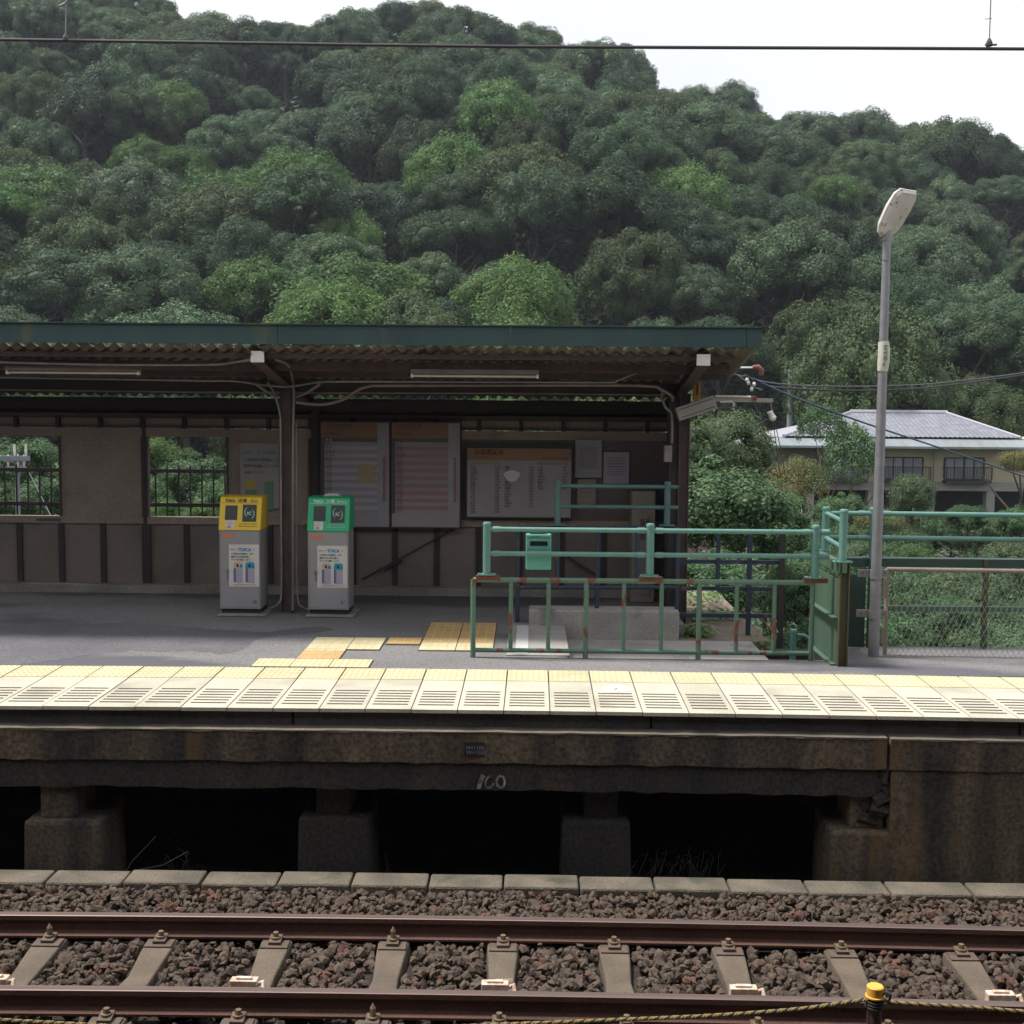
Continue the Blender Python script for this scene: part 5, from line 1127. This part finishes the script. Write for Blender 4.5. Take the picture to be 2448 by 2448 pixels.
# rear railing of the stair opening
YB2 = 13.45
RB = thing('rear_railing', (P(1333, 1200, YB2).x, YB2, PZ), 'rear stair railing in the shade: teal pipes over a navy frame', 'railing')
xb = [P(1333, 1200, YB2).x, P(1595, 1200, YB2).x]
for x in xb: flangepost(RB, x, YB2, P(1595, 1257, YB2).z, P(1595, 1151, YB2).z, .034, m_tealdk)
for py in (1163, 1212):
    b = MB(); z = P(1460, py, YB2).z; b.tube([(xb[0], YB2, z), (xb[1]+.12, YB2, z)], .022, 12); b.build('handrail', m_tealdk, RB, smooth=True)
for py in (1262, 1404):
    b = MB(); b.tube([(P(1237, py, YB2).x, YB2, P(1237, py, YB2).z), (P(1617, py, YB2).x, YB2, P(1617, py, YB2).z)], .022, 10); b.build('frame_rail', m_blue, RB, smooth=True)
for px in (1237, 1332, 1427, 1522, 1617.5):
    b = MB(); x = P(px, 1450, YB2).x; b.tube([(x, YB2, 1.395 if px in (1427, 1617.5) else P(px, 1404, YB2).z if px != 1237 else PZ), (x, YB2, P(px, 1262, YB2).z)], .024, 10); b.build('bar', m_blue, RB, smooth=True)
YB3 = 13.75
RC = thing('navy_railing', (P(1790, 1400, YB3).x, YB3, 1.0), 'navy painted railing section beyond the brown shelter post', 'railing')
for py in (1342, 1406, 1470):
    a, c_ = P(1625, py, YB3), P(1862, py, YB3); b = MB(); b.box((a.x, YB3-.02, a.z-.022), (c_.x, YB3+.02, a.z+.022)); b.build('rail', m_blue, RC)
for px, w_, y0_, y1_ in ((1714, .022, 1410, 1276), (1789, .026, 1535, 1276), (1866, .032, 1600, 1276)):
    b = MB(); x = P(px, 1400, YB3).x; z_a, z_b = P(px, y0_, YB3).z, P(px, y1_, YB3).z; b.box((x-w_, YB3-.05, z_a), (x+w_, YB3-.021, z_b)); b.build('bar', m_blue if px < 1850 else m_steeld, RC)
# stair handrail further down
RD = thing('stair_handrail', (P(1895, 1560, 12.9).x, 12.9, .9), 'mint handrail post and pipe sloping down behind the railing', 'handrail')
p = P(1895, 1545, 12.9); flangepost(RD, p.x, 12.9, .5, P(1895, 1504, 12.9).z, .034, m_mint, plate=False)
for dz in (0, -.32):
    b = MB(); b.tube([(p.x+.04, 12.9, P(1905, 1518, 12.9).z+dz), (p.x+.12, 12.9, P(1915, 1520, 12.9).z+dz), (p.x+.9, 12.9, P(1915, 1520, 12.9).z+dz-.52)], .023, 10); b.build('handrail', m_mint, RD, smooth=True)

# steel plate barrier, right railing and fence
YG = 11.27
GP = thing('plate_barrier', (P(2016, 1590, YG).x, YG, PZ), 'green steel plate barrier with mossy H-beam post at the stair head', 'barrier')
xg = P(2018, 1470, YG).x; ztg = P(2018, 1347, YG).z; YE = 12.25
b = MB(); b.box((xg-.045, YG, PZ-.004), (xg-.033, YG+.09, ztg)); b.box((xg+.033, YG, PZ-.004), (xg+.045, YG+.09, ztg)); b.box((xg-.033, YG+.04, PZ-.004), (xg+.033, YG+.05, ztg)); b.build('post', m_hpost, GP)
b = MB(); xw = xg-.04
b.box((xw-.006, YG+.09, PZ+.02), (xw+.004, YE, ztg-.16)); b.build('side_plate', m_gplate, GP)
zm = P(2010, 1478, YG).z
b = MB(); b.box((xw-.06, YG+.05, zm-.012), (xw-.007, YE, zm+.0)); b.box((xw-.06, YG+.05, PZ-.0), (xw-.007, YE, PZ+.012)); b.box((xw-.02, YG+.0, ztg-.09), (xw+.055, YE, ztg+.004)); b.build('ledge', m_gplate, GP)
b = MB(); b.box((P(2030, 1470, 12.2).x, YE+.0, PZ-.1), (P(2071, 1470, 12.2).x, YE+.01, P(2050, 1376, 12.2).z)); b.build('rear_plate', m_gplated, GP)  # rear plate in the darker green: its unlit side put into the colour
# upper railing at the right
RR = thing('side_railing', (P(2085, 1280, 12.3).x, 12.3, PZ), 'mint double pipe railing above the fence at the right', 'railing')
zrt, zrb = P(2250, 1229, 12.3).z, P(2250, 1287, 12.3).z; zbm = P(2250, 1335, 12.3).z
xa, xb2, xc2 = P(1973, 1280, 12.28).x, P(2016, 1280, YG+.05).x, P(2086, 1280, 12.3).x
flangepost(RR, xa, 12.28, ztg+.004, P(1973, 1211, 12.28).z, .037, m_mint); flangepost(RR, xb2, YG+.05, ztg+.006, P(2016, 1217, YG+.05).z, .037, m_mint); flangepost(RR, xc2, 12.3, zbm, P(2086, 1212, 12.3).z, .034, m_mint)
for x in (xc2+1.65, xc2+3.3): flangepost(RR, x, 12.3, zbm, P(2086, 1212, 12.3).z, .034, m_mint)
for z in (zrt, zrb):
    b = MB(); b.tube([(xa, 12.28, z), (xc2, 12.3, z), (9, 12.1, z)], .0235, 12); b.build('handrail', m_mint, RR, smooth=True); joint(RR, xc2-.12, 12.29, z, .0245, m_mint); joint(RR, xc2+.13, 12.29, z, .0245, m_mint)
    b = MB(); b.tube([(xa, 12.24, z), (xb2, YG+.08, z)], .0225, 12); b.build('handrail', m_mint, RR, smooth=True)
# green beam fence
GF = thing('beam_fence', (P(2250, 1560, 12.35).x, 12.35, PZ), 'dark green steel beam fence carrying the upper mint railing', 'fence')
b = MB(); b.box((P(2000, 1343, 12.3).x, 12.25, P(2250, 1355, 12.3).z), (9, 12.40, zbm-.001)); b.build('top_beam', m_gplated, GF)
for py, hh in ((1455, .025), (1574, .02)):
    b = MB(); z = P(2250, py, 12.3).z; b.box((P(2090, py, 12.3).x, 12.27, z-hh), (9, 12.33, z+hh)); b.build('rail', m_gplate, GF)
for px, w_ in ((2350, .022), (2076, .02)):
    b = MB(); x = P(px, 1460, 12.28).x; b.box((x-w_, 12.22, PZ-.4), (x+w_, 12.26, zbm)); b.build('post', m_hpost if px > 2200 else m_gplated, GF)
# chain-link panel
YM = 11.86
CF = thing('chainlink_fence', (P(2118, 1570, YM).x, YM, PZ), 'chain-link fence with rusty grey pipe frame right of the lamp post', 'fence')
xm0 = P(2118, 1460, YM).x; zm1 = P(2250, 1362, YM).z
b = MB(); b.tube([(xm0, YM, PZ-.02), (xm0, YM, zm1), (xm0+.001, YM, zm1)], .021, 12); b.tube([(xm0, YM, zm1), (9, YM-.25, zm1)], .021, 12); b.build('pipe_frame', m_rpipe, CF, smooth=True)
b = MB(); zlo, zhi = PZ-.02, zm1-.015; hh = zhi-zlo; cell = .052; slope = 2.2   # dz/dx of the wires
x_end = 6.2
def ym(x): return YM-.25*(x-xm0)/(9-xm0)
k = 0
xx = xm0-hh/slope
while xx < x_end:
    for sg in (1, -1):
        xa_, za_, xb_, zb_ = (xx, zlo, xx+hh/slope, zhi) if sg > 0 else (xx, zhi, xx+hh/slope, zlo)
        if xa_ < xm0: f_ = (xm0-xa_)/(xb_-xa_); za_ += (zb_-za_)*f_; xa_ = xm0
        if xb_ > xm0: b.tube([(xa_, ym(xa_)-.004*sg, za_), (xb_, ym(xb_)-.004*sg, zb_)], .0019, 4, cap=False)
    xx += cell
b.build('wire_mesh', m_mesh, CF)

# ------------------------------------------------------------------ lamp post
YLP = 11.78
pb, pt = P(2088, 1566, YLP), P(2121.5, 548, YLP)
LP = thing('street_lamp', (pb.x, YLP, PZ), 'tall grey platform lamp post with tilted white head', 'lamp post')
b = MB(); b.tube([(pb.x, YLP, PZ-.004), (pb.x, YLP, 3.2), (pb.x, YLP, pt.z)], [.052, .046, .036], 18); b.build('pole', m_galv, LP, smooth=True)
for py in (1371, 1467):
    z = P(2088, py, YLP).z; b = MB(); b.tube([(pb.x, YLP, z-.05), (pb.x, YLP, z+.03)], .056, 16); b.box((pb.x-.16, YLP+.045, z-.04), (pb.x+.13, YLP+.06, z+.03)); b.build('clamp', m_galv, LP)
    for s in (-.12, .10): b = MB(); b.tube([(pb.x+s, YLP+.045, z), (pb.x+s, YLP+.03, z)], .012, 8); b.build('bolt', m_bolt, LP)
for (t0, t1) in ((1385, 1432), (1505, 1540)):
    b = MB(); b.box((pb.x+.075, YLP+.03, P(2088, t1, YLP).z), (pb.x+.12, YLP+.05, P(2088, t0, YLP).z)); b.build('bracket_plate', m_rpipe, LP)
zb0, zb1 = P(2110, 887, YLP).z, P(2112, 817, YLP).z
b = MB(); b.tube([(pb.x, YLP, zb0), (pb.x+.004, YLP-.006, zb0+(zb1-zb0)*.3), (pb.x+.006, YLP-.006, zb0+(zb1-zb0)*.7), (pb.x, YLP, zb1)], [.049, .055, .055, .049], 18); b.build('name_band', mat('band_cream', (.56, .56, .48), (.50, .49, .41), 12, .7, c=(.2, .16, .1), cscale=20, cthr=.7), LP, smooth=True)
text('定\n光\n寺\n4', .052, (pb.x-.022, YLP-.064, zb1-.075), m_ink, LP, depth=.0005)
# head: tilted cobra-style lantern seen from below
hc = P(2108, 532, YLP); tip = Vector((.18, -.24, .47)); Ld = tip.length; d = tip.normalized(); side = d.cross(Vector((0, 0, 1))).normalized(); nu = side.cross(d).normalized()
c0 = Vector((pb.x, YLP, pt.z-.01))-d*.06
st = [(0, .05, .03), (.03, .11, .065), (.11, .145, .085), (.28, .16, .09), (.41, .15, .07), (.46, .115, .03)]
b = MB(); vs = []; n = 14
for (s, w_, h_) in st:
    for k in range(n):
        t = math.pi*k/(n-1); vs.append(c0+d*s+side*(w_*math.cos(t))+nu*(h_*math.sin(t)))
fs = [(i*n+k, i*n+k+1, (i+1)*n+k+1, (i+1)*n+k) for i in range(len(st)-1) for k in range(n-1)]+[tuple(range(n)), tuple(5*n+k for k in range(n))]
b.add(vs, fs); b.build('lamp_head', m_lampw, LP, smooth=True)
b = MB(); rim = [c0+d*s+side*w_ for (s, w_, h_) in st]+[c0+d*s-side*w_ for (s, w_, h_) in st[::-1]]
b.add([p-nu*.004 for p in rim]+[c0+(p-c0)*.9+d*.03-nu*.0-nu*(.03) for p in rim], [(i, (i+1) % 12, 12+(i+1) % 12, 12+i) for i in range(12)]+[tuple(range(12, 24))]); b.build('lamp_cover', mat('cover_dirty', (.66, .63, .58), (.55, .51, .45), 9, .35, c=(.18, .13, .08), cscale=16, cthr=.62), LP)
b = MB(); b.tube([p for p in rim]+[rim[0]], .009, 6); b.build('lamp_rim', m_white, LP)
b = MB(); b.tube([(pb.x-.02, YLP-.04, pt.z-.1), (pb.x-.10, YLP-.04, pt.z-.16), (pb.x-.07, YLP-.04, pt.z-.28), (pb.x, YLP-.04, pt.z-.3)], .004, 5); b.build('lamp_cable', m_wire, LP)

# ------------------------------------------------------------------ gear at the shelter end
YH = 13.8
def oriented(c_, L_, h_, dp, ang, material, name, par, bev=.006):
    b = MB(); b.cbox(c_, (L_, dp, h_), Matrix.Rotation(-ang, 3, 'Y')); return b.build(name, material, par, bev=bev)
c_ = P(1664, 976, YH); T = thing('floodlight', c_, 'tilted grey box lamp hanging on the shelter end post', 'lamp')
oriented(c_, .44, .15, .12, R(19), mat('lamp_grey', (.34, .32, .29), (.28, .26, .235), 5, .5), 'housing', T)
for s in (-.045, .045):
    q = c_+Vector((-math.sin(R(19))*s, -.0615, math.cos(R(19))*s)); oriented(q, .40, .007, .004, R(19), m_batten, 'seam', T, bev=0)
b = MB(); b.tube([P(1680, 950, YH), P(1678, 905, YH), P(1680, 870, YH)], .006, 6); b.tube([P(1673, 900, YH), P(1690, 945, YH), P(1725, 968, YH), P(1738, 976, YH), P(1720, 972, YH-.05)], .006, 6); b.build('cable', m_wirel, T)
p, q = P(1658, 957, YH+.1), P(1675, 909, YH+.1)
T = thing('orange_case', ((p.x+q.x)/2, YH+.1, p.z), 'narrow orange case with dark slot on the shelter end post', 'case')
b = MB(); b.box((p.x, YH+.08, p.z), (q.x, YH+.16, q.z)); b.build('case_body', m_orange, T, bev=.006)
b = MB(); p2, q2 = P(1664, 945, YH+.1), P(1668, 917, YH+.1); b.box((p2.x, YH+.074, p2.z), (q2.x, YH+.079, q2.z)); b.build('slot', m_black, T)
T = thing('cable_bracket', P(1775, 950, YH), 'beige steel arm with white insulator reaching out from the shelter end', 'bracket')
marm = mat('arm_beige', (.38, .34, .29), (.30, .26, .22), 6, .6)
p, q = P(1705, 953, YH), P(1848, 957, YH); b = MB(); b.box((p.x, YH-.02, q.z-.022), (q.x, YH+.02, q.z+.022)); b.build('arm', marm, T)
b = MB(); b.tube([P(1710, 947, YH-.03), P(1795, 949, YH-.03)], .012, 8); b.tube([P(1722, 961, YH-.03), P(1748, 960, YH-.03), P(1756, 966, YH-.03), P(1752, 972, YH-.03)], .013, 8); b.build('pipe', m_lampw, T, smooth=True)
b = MB(); b.cbox(P(1803, 952, YH-.03), (.05, .05, .05)); b.build('rusty_joint', m_rust, T, bev=.008)
b = MB(); b.tube([P(1842, 960, YH), P(1845, 980, YH)], .006, 6); b.build('hanger', m_galv, T)
b = MB(); b.tube([P(1840, 984, YH), P(1843, 990, YH), P(1848, 1000, YH), P(1850, 1006, YH)], [.035, .03, .042, .02], 10); b.build('insulator', m_white, T, smooth=True)
b = MB(); b.tube([P(1804, 962, YH), P(1812, 985, YH), P(1825, 1002, YH), P(1843, 1000, YH)], .005, 5); b.tube([P(1843, 998, YH), P(1815, 1012, YH+1), P(1785, 1020, YH+2), P(1758, 1000, YH+2)], .005, 5); b.tube([P(1848, 1008, YH), P(1858, 1080, YH+2), P(1870, 1170, YH+5)], .005, 5); b.tube([P(1852, 1008, YH), P(1868, 1080, YH+2), P(1882, 1170, YH+5)], .005, 5); b.build('lead_wires', m_wirel, T)
T = thing('cable_outlet', P(1790, 885, 14.6), 'white pipe with reddish-brown curved cap beyond the roof corner', 'cable outlet')
b = MB(); b.tube([P(1735, 879, 14.6), P(1803, 879, 14.6)], .012, 8); b.build('pipe', m_white, T, smooth=True)
b = MB(); b.tube([P(1799, 878, 14.6), P(1812, 878, 14.6), P(1820, 886, 14.6), P(1819, 897, 14.6)], [.026, .036, .036, .03], 10); b.build('cap', mat('cap_redbrown', (.22, .075, .055), (.17, .06, .05), 8, .6), T, smooth=True)
T = thing('cable_clamp', P(1790, 910, 15.0), 'cluster of small white insulators where the cables leave the shelter', 'insulator')
for (px, py) in ((1786, 908), (1789, 915), (1803, 918), (1797, 930)):
    b = MB(); b.tube([P(px, py-5, 15), P(px, py, 15), P(px, py+5, 15)], [.012, .022, .012], 8); b.build('insulator', m_white, T, smooth=True)
b = MB(); b.tube([P(1765, 897, 15), P(1800, 925, 15), P(1822, 932, 15)], .006, 6); b.build('clamp_arm', m_galv, T)
# sheet-metal flashing under the roof corner
b = MB(); pts = [P(1688, 882, 13.6), P(1700, 870, 13.6), P(1752, 885, 13.9), P(1745, 898, 13.9)]; b.add([*pts, *[p+Vector((0, .02, .01)) for p in pts]], [(0, 1, 2, 3), (7, 6, 5, 4), (0, 4, 5, 1), (1, 5, 6, 2), (2, 6, 7, 3), (3, 7, 4, 0)])
b.build('flashing', mat('flash', (.36, .31, .2), (.3, .26, .17), 5, .7), SHL)

# ------------------------------------------------------------------ rope and post in front
YP = 4.7
p = P(2092, 2375, YP); zt_ = P(2092, 2356, YP).z
T = thing('marker_post', (p.x, YP, -.4), 'brown post with bright yellow cap in front of the near rail', 'post')
b = MB(); b.tube([(p.x, YP, -.5), (p.x, YP, zt_-.035)], .0285, 16); b.build('pipe', mat('post_brown', (.10, .055, .045), (.07, .04, .036), 9, .8), T, smooth=True)
b = MB(); b.tube([(p.x, YP, zt_-.045), (p.x, YP, zt_-.040), (p.x, YP, zt_-.038), (p.x, YP, zt_-.004), (p.x, YP, zt_)], [.038, .038, .033, .033, .029], 20); b.build('cap', m_cap, T, smooth=True)
def rope(pts, label):
    P0 = [P(*q) for q in pts]; out = []
    for i in range(len(P0)-1):
        a = P0[max(0, i-1)]; q0 = P0[i]; q1 = P0[i+1]; c2 = P0[min(len(P0)-1, i+2)]
        for k in range(60):
            t = k/60; out.append(.5*((2*q0)+(q1-a)*t+(2*a-5*q0+4*q1-c2)*t*t+(3*q0-a-3*q1+c2)*t**3))
    T = thing('rope', out[0], label, 'rope')
    for s, mm_ in ((0, m_ropey), (1, m_ropeb), (2, m_ropey)):
        b = MB(); pp = []; acc = 0
        for i, o in enumerate(out):
            if i: acc += (out[i]-out[i-1]).length
            ph = acc/.042*2*math.pi+s*2*math.pi/3; pp.append(o+Vector((0, math.cos(ph), math.sin(ph)))*.0042)
        b.tube(pp, .0042, 6); b.build('strand', mm_, T, smooth=True)
rope([(2085, 2388, YP-.01), (2010, 2398, YP), (1900, 2413, YP), (1700, 2428, YP), (1500, 2437, YP), (1178, 2450, YP), (800, 2466, YP), (500, 2466, YP), (250, 2452, YP), (0, 2438, YP), (-300, 2420, YP)], 'yellow and black twisted rope sagging left from the yellow-capped post')
rope([(2098, 2388, YP-.01), (2140, 2397, YP), (2250, 2404, YP), (2350, 2410, YP), (2448, 2418, YP), (2700, 2430, YP)], 'twisted rope running right from the yellow-capped post')
b = MB()
for k in range(3): b.tube([Vector((p.x+.033*math.cos(t), YP+.033*math.sin(t), zt_-.06-.012*k)) for t in np.linspace(0, 6.28, 16)], .005, 6)
b.tube([P(2108, 2380, YP-.02), P(2118, 2372, YP-.02), P(2130, 2378, YP-.02), P(2126, 2392, YP-.02)], .005, 6); tag(b.build('rope_knot', m_ropeb, smooth=True), 'dark knot of rope wound round the yellow-capped post', 'rope knot')
